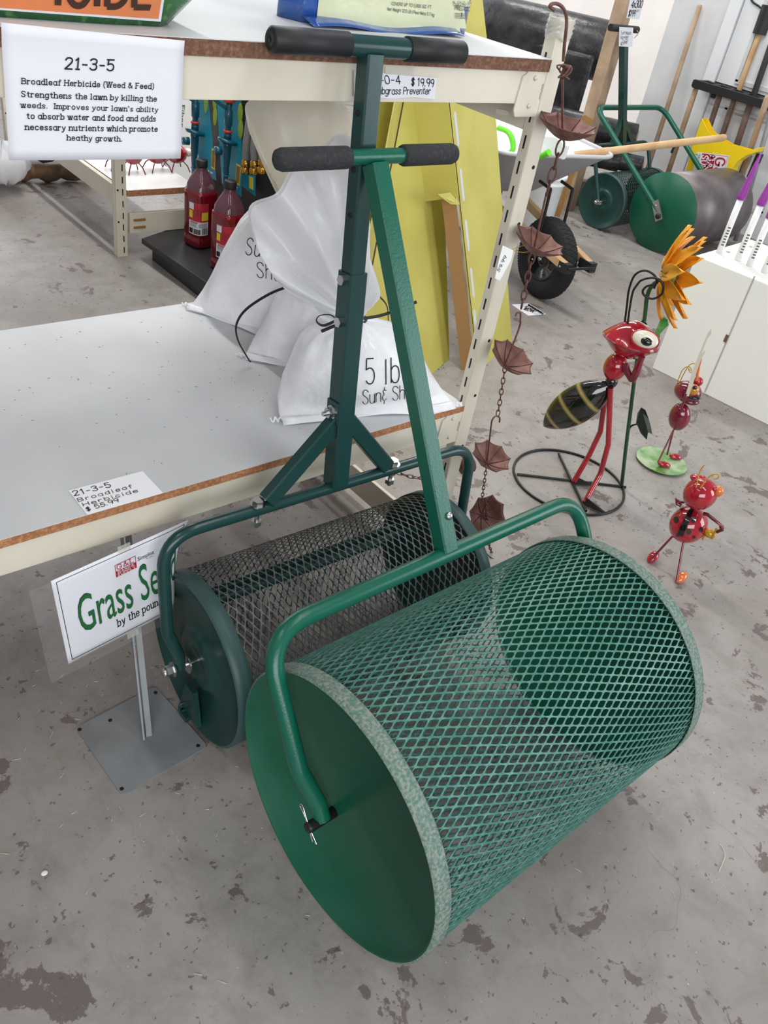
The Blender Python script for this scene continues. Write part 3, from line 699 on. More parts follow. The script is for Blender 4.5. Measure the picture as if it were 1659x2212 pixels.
# end beams along the depth, floor-level ties, corner plates
for nm, z0, z1, w in (('end_beam', 1.168, 1.222, .02), ('end_beam', .40, .448, .02), ('floor_tie', .03, .115, .012)):
    m = MB(); m.box((XR+.010, (YF+YR)/2, (z0+z1)/2), (w, YR-YF-.03, z1-z0)); 
    obj(nm, m, 'cream_paint', t, bevel=.002)
for z0, z1 in ((1.200, 1.290), (.425, .520)):
    m = MB(); zc = (z0+z1)/2
    pl = [(XR-.075,z0+.012),(XR-.068,z0),(XR-.004,z0),(XR-.004,z0+.03),(XR-.012,z0+.034),(XR-.012,z0+.058),(XR-.004,z0+.062),(XR-.004,z1),(XR-.055,z1),(XR-.062,z1-.014),(XR-.070,z1-.018)]
    m.prism([(x, YF-.0035, z) for x, z in pl], (0, .003, 0))
    for zz in (z0+.02, z1-.02): m.lathe([(0,0),(.005,0),(.003,.004),(0,.004)], (XR-.035, YF-.0035, zz), (0,-1,0), 12)
    pt = obj('corner_plate', m, 'cream_paint', t)
m = MB(); q_ = [px(u_, v_, XR-.0005) for u_, v_ in ((1076,235),(1094,238),(1100,243),(1098,248),(1092,249),(1075,246),(1071,242),(1072,237))]
m.prism(q_, (-.001,0,0))
obj('beam_slot', m, 'cream_edge', t)
# rubbed and taped top of the near upright
m = MB(); tp = V((XR+.021, YF+.012, 1.368))
m.grid(lambda u, v: tp+V(((.030+.004*sin(9*v*pi))*cos(2*pi*u), (.020+.003*sin(7*u*pi))*sin(2*pi*u), -.030+v*.034+.004*sin(23*u)))*1.0, 26, 8)
obj('tape_wrap', m, 'tape', t, solid=.0012)

# shelf boards
m = MB()
def board(z0, z1, y0, y1, nick):
    m = MB(); x0, x1 = XL, XR-.002
    m.box(((x0+x1)/2, (y0+y1)/2, (z0+z1)/2), (x1-x0, y1-y0, z1-z0), mi=1)
    m.box(((x0+x1)/2, (y0+y1)/2, z1+.0006), (x1-x0, y1-y0, .0012), mi=0)
    return m
o = obj('shelf_board', board(.513, .5305, 1.171, 1.925, False), ['shelf_paint', 'particle_edge']); tag(o, 'lower grey-topped particle board shelf with rusty brown edge carrying the seed bags', 'shelf')
o = obj('shelf_board', board(1.282, 1.3035, 1.168, 1.90, True), ['shelf_paint', 'upper_edge']); tag(o, 'upper grey-topped board shelf with worn brown edge under the fertilizer bags', 'shelf')
# ================================================================== PAPER SIGNS ON THE RACK
# typed weed-and-feed sheet hung from the upper shelf edge
t = thing('paper_sign', py(204, 343, 1.163), 'white paper sheet headed 21-3-5 hanging from the upper shelf edge', 'sign')
Yp = 1.1635
def sheet_y(x, z): return Yp - .004*sin((x-.38)*9) - max(0, z-1.283)*.12
c4 = [py(0,47,Yp), py(395,86,Yp), py(388,341,Yp), py(20,346,Yp)]
def sheetf(u, v):
    a = c4[0].lerp(c4[1], u); b = c4[3].lerp(c4[2], u); p = b.lerp(a, v); return V((p.x, sheet_y(p.x, p.z), p.z))
m = MB(); m.grid(sheetf, 16, 12); obj('sheet', m, 'paper', t, solid=.0004)
m = MB(); bend = lambda p: V((p.x, sheet_y(p.x, p.z)-.0012, p.z))
def typed(s, x0, y0, x1, y1, xh, yh, w):
    text_plane(m, s, py(x0,y0,Yp), py(x1,y1,Yp), py(xh,yh,Yp), (0,-1,0), w, True, bend=bend)
typed('21-3-5', 138, 147, 243, 151, 140, 123, .15)
typed('Broadleaf Herbicide (Weed & Feed)', 46, 180, 329, 190, 46, 168, .18)
typed('Strengthens the lawn by killing the', 45, 208, 335, 217, 45, 196, .18)
typed("weeds.  Improves your lawn's ability", 44, 231, 338, 240, 44, 220, .18)
typed('to absorb water and food and adds', 57, 255, 333, 260, 57, 243, .18)
typed('necessary nutrients which promote', 54, 279, 337, 282, 54, 267, .18)
typed('heathy growth.', 143, 301, 261, 303, 143, 290, .18)
obj('lettering', m, 'ink', t)

# handwritten card taped to the upper beam
t = thing('price_card', py(880, 212, 1.172), 'small handwritten white card priced 19.99 taped to the upper beam', 'price card')
Yc = 1.1725
m = MB(); m.prism([py(*q, Yc) for q in ((765,152),(944,168),(939,215),(893,210),(845,213),(765,208))], (0, .0006, 0)); obj('card', m, 'paper', t)
m = MB(); m.prism([py(*q, Yc-.0008) for q in ((832,143),(897,146),(896,165),(832,160))], (0, .0003, 0)); obj('tape', m, 'tape', t)
m = MB(); n = (0,-1,0)
text_plane(m, '10-0-4', py(800,181,Yc), py(865,181,Yc), py(797,163,Yc), n, .12, jit=.2, gap=1.6)
text_plane(m, '$ 19.99', py(888,184,Yc), py(936,187,Yc), py(889,168,Yc), n, .14, jit=.2)
text_plane(m, 'Crabgrass Preventer', py(802,203,Yc), py(929,203,Yc), py(803,188,Yc), n, .13, jit=.2)
obj('lettering', m, 'ink', t)

# handwritten card lying on the lower shelf
zs = .5325
t = thing('price_card', pz(250, 1062, zs), 'handwritten white card priced 55.99 lying on the lower shelf edge', 'price card')
m = MB(); m.prism([pz(*q, zs) for q in ((148,1060),(308,1018),(352,1065),(188,1112))], (0,0,.0006)); obj('card', m, 'paper_bright', t)
m = MB(); n = (0,0,1); z2 = zs+.0006
text_plane(m, '21-3-5', pz(161,1072,z2), pz(240,1052,z2), pz(156,1062,z2), n, .13, jit=.25, gap=1.9)
text_plane(m, 'Broadleaf', pz(170,1084,z2), pz(286,1054,z2), pz(166,1077,z2), n, .13, jit=.2, gap=2.2)
text_plane(m, 'Herbicide', pz(181,1094,z2), pz(298,1063,z2), pz(177,1087,z2), n, .13, jit=.2, gap=2)
text_plane(m, '$ 55.99', pz(188,1105,z2), pz(257,1084,z2), pz(184,1097,z2), n, .13, jit=.2, gap=1.4)
obj('lettering', m, 'ink', t)

# ================================================================== GRASS SEED SIGN ON A STEEL STAND
t = thing('sign_stand', (.5, 1.05, 0), 'grey steel stand with sleeved Grass Seed sign left of the dark roller', 'sign')
m = MB(); qs = [pz(*q, .004) for q in ((163,1572),(335,1482),(449,1612),(264,1718))]
rc = []
for i in range(4):
    a, b, c = qs[i-1], qs[i], qs[(i+1) % 4]; d1 = (a-b).normalized(); d2 = (c-b).normalized()
    for k in range(5):
        s = k/4; rc.append((b+d1*.012)*(1-s)**2+b*2*s*(1-s)+(b+d2*.012)*s*s)
m.prism([p-V((0,0,.004)) for p in rc], (0,0,.004))
for q in ((172,1576),(336,1496),(428,1611),(263,1704),(238,1556)):
    m.lathe([(0,0),(.0042,0),(.0042,.0006),(0,.0006)], pz(*q, .0042), (0,0,1), 12, mi=1)
obj('base_plate', m, ['steel_plate', 'dark_slot'], t)
m = MB(); a = pz(309, 1592, .004); b = onp(262, 1150, (.5, 1.205, 0), (0,1,0))
m.bar(a, b, .028, .004, V((1,-.3,0)), bev=0)
fn_ = (b-a).cross(V((1,-.3,0))).normalized()
m.bar(a+V((.012,-.004,0)), b+V((.012,-.004,0)), .004, .012, V((1,-.3,0)))
obj('stand_post', m, 'steel_plate', t)
GTL, GTR, GBL, GBR = V((.3617,1.1246,.4654)), V((.6392,1.147,.4844)), V((.3768,1.1204,.2501)), V((.6543,1.1428,.2691))
Ug = (GTR-GTL); Vg = (GTL-GBL); Ng = Ug.cross(Vg).normalized()
if Ng.y > 0: Ng = -Ng
def gs(u, v, o=0.0):
    p = GBL+Ug*u+Vg*v
    bend = max(0, u-.78)**2*2.8*max(0, 1-v) 
    return p - Ng*(bend*.75-.020) + Ng*o
m = MB(); m.grid(lambda u, v: gs(-.14+u*1.24, -.13+v*1.12, -.0006), 24, 12); pch = obj('sleeve', m, 'clear_film', t)
m = MB(); m.grid(lambda u, v: gs(u, v, 0), 24, 12); shp = obj('sheet', m, 'paper', t, solid=.0005)
m = MB(); lw = .0012
for a, b in (((.03,.035),(.97,.035)),((.97,.035),(.97,.965)),((.97,.965),(.03,.965)),((.03,.965),(.03,.035))):
    P = [gs(a[0]+(b[0]-a[0])*k/14, a[1]+(b[1]-a[1])*k/14, .0012) for k in range(15)]; ribbon(m, P, [Ng]*15, lw, 1)
def on_sheet(p):   # flat sheet coordinates -> curved sheet
    d = p-GBL; return gs(d.dot(Ug)/Ug.length_squared, d.dot(Vg)/Vg.length_squared, .0014)
G = lambda u, v: GBL+Ug*u+Vg*v
sans_plane(m, 'Grass Seed', G(.125,.28), G(.905,.33), G(.125,.735), Ng, 2, bend=on_sheet)
sans_plane(m, 'Grass Seed', G(.128,.286), G(.902,.336), G(.128,.729), Ng, 3, bend=lambda p: on_sheet(p)+Ng*.0004)
text_plane(m, 'by the pound!', G(.385,.15), G(.755,.17), G(.385,.24), Ng, .10, True, 1, bend=on_sheet)
# shop mark: white upper half, red lower half
m.add([on_sheet(G(*q)) for q in ((.425,.73),(.575,.735),(.575,.80),(.425,.795))], [(0,1,2,3)], 4, False)
for a, b in (((.425,.73),(.425,.865)),((.425,.865),(.575,.87)),((.575,.87),(.575,.735))): ribbon(m, [on_sheet(G(*a)), on_sheet(G(*b))], [Ng]*2, .0012, 4)
text_plane(m, 'G&L', G(.437,.808), G(.563,.812), G(.437,.857), Ng, .13, True, 4, bend=on_sheet)
text_plane(m, 'BARK&', G(.440,.770), G(.560,.774), G(.440,.794), Ng, .16, True, 5, bend=lambda p: on_sheet(p)+Ng*.0006)
text_plane(m, 'SUPPLY', G(.435,.738), G(.567,.742), G(.435,.762), Ng, .16, True, 5, bend=lambda p: on_sheet(p)+Ng*.0006)
sans_plane(m, 'Simplot', G(.59,.80), G(.715,.80), G(.59,.845), Ng, 1, bend=on_sheet)
sans_plane(m, 'PARTNERS', G(.655,.775), G(.71,.775), G(.655,.785), Ng, 1, bend=on_sheet)
obj('lettering', m, ['paper', 'ink', 'sign_black', 'sign_green', 'logo_red', 'paper'], shp)
for u, v in ((.47, -.035), (.49, 1.0)):
    m = MB(); m.grid(lambda a, b: gs(u-.03+a*.09, v-.03+b*.08, .0016), 4, 4); obj('tape', m, 'tape', t)

# ================================================================== WHITE SEED BAGS ON THE LOWER SHELF
def lump(mb, secs, n=56, ripple=None, mi=0):
    """closed body through cross sections (centre, half width vector, half depth vector, squareness)"""
    vs = []; K = len(secs)
    for j, (c, a, b, e) in enumerate(secs):
        for k in range(n):
            t = 2*pi*k/n; ct, st = cos(t), sin(t)
            x = math.copysign(abs(ct)**(2/e), ct); y = math.copysign(abs(st)**(2/e), st)
            p = V(c)+V(a)*x+V(b)*y
            if ripple: p = p + ripple(j/(K-1), t, V(c), p)
            vs.append(p)
    fs = [(j*n+k, j*n+(k+1)%n, (j+1)*n+(k+1)%n, (j+1)*n+k) for j in range(K-1) for k in range(n)]
    fs += [tuple(range(n))[::-1], tuple(range((K-1)*n, K*n))]
    mb.add(vs, fs, mi, True)
ZS = .5325
def seed_bag(A, B, neck, depth, name, label, seed):
    """A, B: ends of the sewn bottom edge, neck: gathered point under the tie"""
    A = V(A); B = V(B); e = (B-A).normalized(); n = V((-e.y, e.x, 0)); w = (B-A).length/2
    c = (A+B)/2+n*depth; hN = neck.z-ZS
    t = thing(name, (c.x, c.y, ZS), label, 'bag', 'white seed bags')
    secs = []
    prof = [(0,1.0,.10,2.6),(.03,.99,.34,2.4),(.12,.94,.74,2.4),(.28,.84,1.14,2.4),(.46,.745,1.14,2.4),(.62,.675,1.02,2.3),(.76,.60,.84,2.2),(.87,.48,.62,2.1),(.95,.27,.36,2),(1,.10,.18,2)]
    for k, aw, ad, ex in prof:
        q = (c-n*depth*(max(0, .96-ad) if k < .3 else 0)).lerp(V((neck.x, neck.y, ZS)), k**1.5); q.z = ZS+.004+hN*k
        secs.append((q, e*w*aw, n*depth*ad, ex))
    # resample smoothly
    fine = []
    for i in range(len(secs)-1):
        for s in range(4):
            u = s/4; fine.append(tuple([secs[i][0].lerp(secs[i+1][0], u), secs[i][1].lerp(secs[i+1][1], u), secs[i][2].lerp(secs[i+1][2], u), secs[i][3]]))
    fine.append(secs[-1])
    rnd = random.Random(seed); ph = [rnd.uniform(0, 6.28) for _ in range(6)]
    def rip(v, tt, cc, p):
        r = (p-cc); r.z = 0
        g = max(0, v-.45)**1.6
        return r*(.30*g*sin(9*tt+ph[0]) + .20*g*sin(17*tt+ph[1]+2*v) + .016*sin(3*tt+ph[2]+5*v) + .010*sin(7*tt+9*v+ph[3]))
    m = MB(); lump(m, fine, 72, rip); body = obj('sack', m, 'bag_white', t)
    # flat sewn bottom seam with stray corners
    m = MB(); fl = lambda u, v: A.lerp(B, u)+n*(.006*sin(u*9+ph[4])+.012-v*.016)+V((0,0,.0015+.012*(1-v)+.003*sin(13*u)*v))
    m.grid(fl, 30, 3); obj('bottom_seam', m, 'bag_white', t, solid=.0012)
    for cpt, sg in ((A, -1), (B, 1)):
        m = MB(); m.tube(crv([cpt+e*sg*(.004*k)+n*(.012+.006*sin(2.3*k+ph[5]))+V((0,0,.006+.004*cos(1.9*k))) for k in range(7)], 4), .0020, 6); obj('corner_thread', m, 'bag_white', t)
    return t, e, n, w, c
def bag_top(t, neck, outline, n, thick, matn, seed, folds=9, lean=0.0):
    """loose gathered plastic above the tie, fanning out from the neck: front and back skins"""
    rnd = random.Random(seed); M = len(outline); NR = 12
    ph = [rnd.uniform(0, 6.28) for _ in range(4)]
    pts = []
    dense = crv([V((a, b, 0)) for a, b in outline], 6)
    vs = []; fs = []
    O = []
    for p in dense: O.append(onp(p.x, p.y, neck+V((0,0,.15))+n*lean, n))
    M = len(O)
    for side in (0, 1):
        for i in range(M):
            for k in range(NR+1):
                s = k/NR; q = neck.lerp(O[i], s); f = i/(M-1)
                d = .022*sin(folds*f*6.28*.5+ph[0]+1.3*s)*s + .014*sin(folds*1.9*f*6.28*.5+ph[1]-2*s)*s + .010*sin(21*f+7*s+ph[2])*min(1, s*2) + .008*sin(11*s+13*f+ph[3])*s
                th = thick*(sin(pi*min(1, s*.92+.04))**.6)*(sin(pi*min(.985,max(.015,f)))**.5)
                vs.append(q - n*(d + (th if side == 0 else -th)*.5) + n*lean*s)
    W1 = NR+1
    for side in (0, 1):
        o = side*M*W1
        for i in range(M-1):
            for k in range(NR): fs.append((o+i*W1+k, o+(i+1)*W1+k, o+(i+1)*W1+k+1, o+i*W1+k+1))
    m = MB(); m.add(vs, fs, 0, True); return obj('loose_top', m, matn, t)
def tie(t, neck, r, n):
    m = MB(); m.tube([neck+V((r*cos(k*pi/10), r*.7*sin(k*pi/10), .003*sin(3*k))) for k in range(20)], .004, 8, closed=True)
    return obj('tie', m, 'strap_black', t)
# front bag
A, B = pz(610, 916, ZS), pz(984, 884, ZS); e = (B-A).normalized(); n1 = V((-e.y, e.x, 0)); c1 = (A+B)/2+n1*.085
nk = onp(768, 690, c1, n1)
t1, e1_, n1, w1, c1 = seed_bag(A, B, nk, .085, 'seed_bag', 'front white seed bag marked 5 lbs standing on the lower shelf', 3)
tie(t1, nk, .028, n1)
bag_top(t1, nk, [(800,688),(806,640),(799,560),(800,480),(778,395),(752,292),(700,330),(640,372),(590,420),(546,470),(548,520),(575,575),(612,625),(650,655),(700,690)], n1, .06, 'bag_clear', 5)
m = MB()
sl = [onp(q[0], q[1], c1-n1*.03, n1) for q in ((770,690),(820,682),(862,668),(900,652))]; m.tube(crv(sl, 5), .0035, 6, flat=.35)
sl = [onp(q[0], q[1], c1-n1*.05, n1) for q in ((762,694),(735,690),(700,703),(684,694),(690,682),(712,680),(726,688))]; m.tube(crv(sl, 6), .0032, 6, flat=.4)
sl = [onp(q[0], q[1], c1-n1*.05, n1) for q in ((760,694),(728,702),(694,716))]; m.tube(crv(sl, 5), .0036, 6, flat=.4)
obj('tie_end', m, 'strap_black', t1)
m = MB(); sl = [onp(q[0], q[1], c1+n1*.05, n1) for q in ((797,612),(818,638),(836,662),(839,704))]; m.tube(crv(sl, 5), .0030, 6, flat=.35); obj('tie_end', m, 'strap_black', t1)
sack = [o for o in t1.children if o.name.startswith('sack')][0]
dr = Drape(sack); m = MB()
dr.text(m, '5 lbs', (790,830), (885,826), (790,776), .05, jit=.25, gap=1.6)
dr.text(m, 'Sun~ Shade', (783,872), (915,856), (783,842), .06, jit=.2, gap=.9)
obj('handwriting', m, 'ink', sack)
# middle bag
A, B = pz(530, 776, ZS), pz(676, 798, ZS); e = (B-A).normalized(); B = A+e*.31; n2 = V((-e.y, e.x, 0)); c2 = (A+B)/2+n2*.07
nk2 = onp(684, 600, c2, n2)
t2, *_ = seed_bag(A, B, nk2, .07, 'seed_bag', 'middle white seed bag half hidden behind the front bag, no writing in view', 11)
tie(t2, nk2, .028, n2)
bag_top(t2, nk2, [(745,600),(790,520),(770,420),(760,300),(745,228),(690,200),(600,205),(530,226),(536,275),(565,330),(585,372),(612,420),(640,520),(660,590)], n2, .05, 'bag_cream', 9, folds=7)
m = MB(); sl = [onp(q[0], q[1], c2-n2*.10, n2) for q in ((624,618),(580,636),(532,668),(511,700),(513,732),(530,765),(541,782))]; m.tube(crv(sl, 6), .0034, 6, flat=.35); obj('tie_end', m, 'strap_black', t2)
# rear bag
A, B = pz(405, 667, ZS), pz(565, 724, ZS); e = (B-A).normalized(); B = A+e*.30; n3 = V((-e.y, e.x, 0)); c3 = (A+B)/2+n3*.075
nk3 = onp(622, 430, c3, n3)
t3, *_ = seed_bag(A, B, nk3, .075, 'seed_bag', 'rear white seed bag marked Sun and Shade at the back of the lower shelf', 17)
tie(t3, nk3, .026, n3)
sack = [o for o in t3.children if o.name.startswith('sack')][0]
dr = Drape(sack); m = MB()
dr.text(m, 'Sun', (530,550), (577,556), (535,514), .055, jit=.2)
dr.text(m, 'Shade', (555,598), (640,616), (555,565), .055, jit=.2)
obj('handwriting', m, 'ink', sack)

# ================================================================== FERTILIZER BAGS ON THE UPPER SHELF
ZU = 1.3055
def pillow(x0, x1, y0, y1, z0, ht, bulge, rip, n=64):
    m = MB(); secs = []
    cx, cy, w, d = (x0+x1)/2, (y0+y1)/2, (x1-x0)/2, (y1-y0)/2
    for k in range(13):
        s = k/12; b = 1+bulge*sin(pi*min(1, s*1.0))**.6
        shrink = .84+.16*min(1, s*8)**.8
        secs.append((V((cx, cy, z0+ht*s)), V((w*shrink,0,0)), V((0,d*b*(.80+.2*min(1,s*5))*(1 if s < .85 else (1-s)/.15*.8+.2),0)), 5))
    lump(m, secs, n, rip); return m
a = py(0, 50, 1.195); b = py(346, 66, 1.195)
t = thing('herbicide_bag', (.42, 1.32, ZU), 'glossy green fertilizer bag with orange band at the left end of the upper shelf', 'bag')
m = pillow(.10, .72, 1.196, 1.46, ZU, .42, .10, lambda v, tt, c, p: (p-c)*(.014*sin(6*tt+8*v)+.010*sin(13*tt-5*v)) )
sack = obj('sack', m, 'bag_green', t)
dr = Drape(sack); m = MB()
dr.patch(m, [(-40,-90),(366,-90),(346,45),(-40,17)], 2, 20)
for q in m.v: pass
bd = obj('white_border', m, ['paper', 'paper', 'paper'], t)
bd.location += V((0,-.0005,0))
m = MB(); dr.patch(m, [(-40,-90),(360,-90),(340,39),(-40,12)], 0, 20)
ob = obj('orange_band', m, 'bag_orange', t); ob.location += V((0,-.0016,0))
m = MB()
def bagword(mb, drp, text, a, b, h, off=.004):
    p0, p1, ph = (drp.hit(*q)[0] for q in (a, b, h))
    return p0, p1, ph
for s, a, b, h, w in (('ICIDE', (118,9), (322,14), (122,-75), .17),):
    dr.text(m, s, a, b, h, w, jit=0, gap=1.6)
ob = obj('lettering', m, 'bag_lettering', t); ob.location += V((0,-.003,0))

t = thing('preventer_bag', (.98, 1.33, ZU), 'pale green and blue glossy fertilizer bag standing on the upper shelf behind the tall handle', 'bag')
l0 = pz(672, 58, ZU); r0 = pz(1042, 84, ZU)
yb = (l0.y+r0.y)/2
m = MB(); secs = []
for k in range(14):
    s = k/13; ht = .34; lean = .03*s
    wl = l0.x-.004+.012*s; wr = r0.x+.004-.016*s
    d = .065*(.62+.38*sin(pi*min(1,.12+s*.8)))
    secs.append((V(((wl+wr)/2, (l0.y+r0.y)/2+.075+lean, ZU+ht*s)), V(((wr-wl)/2, (r0.y-l0.y)/2, 0)), V((0, d, 0)), 3.6))
lump(m, secs, 64, lambda v, tt, c, p: (p-c)*(.02*sin(5*tt+6*v)+.014*sin(11*tt-7*v)))
sack = obj('sack', m, 'bag_blue', t)
dr = Drape(sack); m = MB(); dr.patch(m, [(694,-70),(1030,-70),(1050,90),(682,50)], 0, 26); pl_ = obj('pale_panel', m, 'bag_pale', t); pl_.location += V((0,-.0008,0))
m = MB(); 
for s, a, b, h in (('COVERS UP TO 5,000 SQ. FT.', (843,10), (930,18), (844,3.5)), ('Net Weight 12.5 LB | Peso Neto 5.7 kg', (834,21.5), (935,34), (835,15)), ('PRECAUCION', (980,20), (1024,25), (981,11)), ('AL CALO LEAN', (975,6), (1020,9), (975,1)), ('CASA DE LUS', (977,12), (1018,15), (977,7))):
    dr.text(m, s, a, b, h, .16, jit=0, gap=1.1)
for k in range(4):
    P = []; N = []
    for i in range(8):
        p, n = dr.hit(980+i*5.4, 28+k*3.2+i*.5)
        if p: P.append(p); N.append(n)
    if len(P) > 2: ribbon(m, P, N, .0009)
lt = obj('lettering', m, 'ink_grey', t); lt.location += V((0,-.0022,0))
m = MB(); fl = lambda u, v: l0.lerp(r0, u*.86+.01)+V((0, .035-v*.038, .001+.010*(1-v)+.004*sin(9*u)))
m.grid(fl, 24, 3); obj('bottom_seam', m, 'bag_blue', t, solid=.001)
# ================================================================== YELLOW CARTON LEANING BEHIND THE RACK END
CA, CB = pz(1106, 737), pz(1049, 788); ce = (CA-CB).normalized(); cn = V((ce.y, -ce.x, 0))     # ce along the base to the right, cn towards the camera side
cup = (V((0,0,1))*cos(math.radians(21)) - cn*sin(math.radians(21))).normalized()               # leaning back
cN = ce.cross(cup).normalized()
if cN.dot(cn) < 0: cN = -cN
P0 = lambda u, v: onp(u, v, CA, cN)
P1 = lambda u, v: onp(u, v, CA-cN*.13, cN)
t = thing('cardboard_display', (CA.x*.6+CB.x*.4, CA.y*.6+CB.y*.4, 0), 'tall yellow corrugated cardboard display leaning behind the rack end', 'display')
def uvp(p): d = p-CA; return d.dot(ce), d.dot(cup)
def atc(s, h, o=0.0): return CA+ce*s+cup*h+cN*o
f0, h0 = uvp(P0(971,234)); f1, h1 = uvp(P0(1022,712))
foldx = lambda h: f0+(f1-f0)*(h-h0)/(h1-h0)
# right flange and flap (front plane)
r0, _ = uvp(P0(1072,268)); HT = 1.62
m = MB(); m.prism([atc(foldx(.0),0), atc(.0,0), atc(r0,uvp(P0(1072,268))[1]), atc(r0-.03,HT), atc(foldx(HT),HT)], -cN*.006)
fl = obj('flap', m, 'yellow_card', t)
for q in ((986,279),(998,400),(1009,509),(1020,611),(1027,700)):
    m = MB(); p = P0(*q)+cN*.001; d = (P0(1020,611)-P0(998,400)).normalized(); s_ = d.cross(cN)
    m.prism([p+d*a+s_*b for a, b in ((-.060,-.004),(-.052,-.011),(.052,-.011),(.060,-.004),(.060,.004),(.052,.011),(-.052,.011),(-.060,.004))], -cN*.0008)
    obj('hand_slot', m, 'shelf_paint', fl)
m = MB(); P = [atc(foldx(h)+.002, h, .0012) for h in (.02,.4,.8,HT)]; ribbon(m, P, [cN]*4, .006); obj('fold_edge', m, 'corrugated_dark', fl)
# side wall running back from the fold: torn lower half shows brown board
hm = uvp(P0(992,425))[1]
m = MB(); wall = lambda h: foldx(h)
m.prism([atc(wall(hm),hm,0), atc(wall(HT),HT,0), atc(wall(HT)-.02,HT,-.13), atc(wall(hm)-.02,hm,-.13)], -ce*.005); obj('side_wall', m, 'yellow_card', t)
m = MB(); m.prism([atc(wall(hm)-.002,hm,-.012), atc(wall(0)-.002,.0,-.012), atc(wall(0)-.035,.0,-.055), atc(wall(hm)-.035,hm,-.055)], -ce*.004); obj('torn_board', m, 'corrugated', t)
m = MB(); m.prism([P0(934,421)+cN*.02, P0(974,441), P0(997,443), P0(972,416)], -cN*.004); obj('torn_tab', m, 'yellow_card', t)
# recessed main panel and the left flap folded forward
m = MB(); l_ = lambda q: (uvp(P1(*q)))
a = l_((869,227)); b = l_((800,590)); sl = (a[0]-b[0])/(a[1]-b[1])
lx = lambda h: b[0]+sl*(h-b[1])
m.prism([atc(lx(0),.0,-.13), atc(wall(0)+.02,0,-.13), atc(wall(HT)+.02,HT,-.13), atc(lx(HT),HT,-.13)], -cN*.006); pn = obj('back_panel', m, 'yellow_card', t)
m = MB(); ribbon(m, [atc(lx(h)+.003, h, -.129) for h in (.05,.5,1,HT)], [cN]*4, .007); obj('fold_edge', m, 'corrugated_dark', pn)
m = MB(); wl = .20
m.prism([atc(lx(0)-.004,.0,-.13), atc(lx(HT)-.004,HT,-.13), atc(lx(HT)-wl,HT,-.06), atc(lx(.25)-wl,.25,-.06), atc(lx(0)-wl*.7,0,-.08)], -cN*.005); obj('side_flap', m, 'yellow_card', t)

# ================================================================== RAIN CHAIN OF COPPER UMBRELLAS
CY = 1.118
top = py(1212, 12, CY)
t = thing('rain_chain', (top.x+.02, CY, .02), 'rusty copper rain chain of upturned umbrella cups hanging from the rack upright', 'rain chain')
def axisp(u, v): return py(u, v, CY)
m = MB(); hk = [axisp(1197,22), axisp(1188,14), axisp(1194,8), axisp(1208,10), axisp(1220,24), axisp(1224,50), axisp(1219,100), axisp(1217,132)]
m.tube(crv(hk, 6), .0032, 8); obj('hook', m, 'rust', t)
m = MB()
k0 = axisp(1219,155); rnd = random.Random(5)
pts = [k0+V((.012*sin(2.1*i)+rnd.uniform(-.004,.004), .010*cos(1.7*i), .011*sin(1.3*i+.6))) for i in range(22)]
m.tube(crv(pts, 4), .0016, 6); obj('wire_knot', m, 'rust', t)
def cup_(pos, R, tilt, yaw):
    """shallow eight-ribbed umbrella, open side up, scalloped rim between the rib tips"""
    m = MB(); n = 64; rings = 9; vs = []; M3 = Matrix.Rotation(tilt[0], 3, 'X') @ Matrix.Rotation(tilt[1], 3, 'Y') @ Matrix.Rotation(yaw, 3, 'Z')
    for lay in (0, 1):
        for j in range(rings+1):
            s = j/rings
            for k in range(n):
                a = 2*pi*k/n; c = abs(sin(4*a)); r = R*s*(1-.13*c*s); z = .52*R*s**1.7 - .035*R*c*s + (.0 if lay == 0 else -.0012)
                vs.append(pos+M3 @ V((r*cos(a), r*sin(a), z)))
    fs = []; B = (rings+1)*n
    for lay in (0, 1):
        for j in range(rings):
            for k in range(n): fs.append((lay*B+j*n+k, lay*B+j*n+(k+1)%n, lay*B+(j+1)*n+(k+1)%n, lay*B+(j+1)*n+k))
    for k in range(n): fs.append((rings*n+k, rings*n+(k+1)%n, B+rings*n+(k+1)%n, B+rings*n+k))
    m.add(vs, fs, 0, True)
    for k in range(8):
        a = pi/4*k; m.tube([pos+M3 @ V((R*s*cos(a), R*s*sin(a), .52*R*s**1.7+.001)) for s in (.03,.3,.55,.8,1.0)], .0011, 5)
    return obj('umbrella_cup', m, 'rust', t)
def links(p, q, size, wr):
    p = V(p); q = V(q); d = (q-p); L = d.length; d.normalize(); u = d.orthogonal().normalized(); w = d.cross(u)
    n = max(1, round(L/(size*.78)))
    st = L/n
    for i in range(n):
        c = p+d*(st*(i+.5)); s = u if i % 2 else w; ln = st*1.26/2; wd = ln*.46
        m = MB(); m.tube([c+d*ln*cos(2*pi*k/14)+s*wd*sin(2*pi*k/14) for k in range(14)], wr, 5, closed=True); obj('chain_link', m, 'rust', t)
def rod(a, b, r=.0024):
    m = MB(); m.tube([a, b], r, 7); obj('rod', m, 'rust', t)
cups = [((1215,300),.063,(.10,.0)), ((1152,545),.060,(.22,.10)), ((1092,790),.060,(.38,.12)), ((1052,1000),.056,(.30,.0)), ((1041,1112),.060,(1.0,-.25)), ((1066,1205),.05,(.1,.2))]
C3 = [axisp(*c[0]) for c in cups]
for (c, R, tl), p in zip(cups, C3): cup_(p, R, tl, .3)
rod(axisp(1215,170), C3[0]); links(C3[0]-V((0,0,.004)), axisp(1181,420), .032, .0022); rod(axisp(1181,415), C3[1])
links(C3[1]-V((0,0,.004)), axisp(1126,665), .026, .0020)
m = MB(); m.tube(crv([axisp(1113,683), axisp(1117,676), axisp(1124,676), axisp(1124,690), axisp(1121,710), axisp(1092,786)], 6), .0024, 7); obj('hook', m, 'rust', t)
links(C3[2]-V((0,0,.003)), axisp(1075,898), .020, .0014)
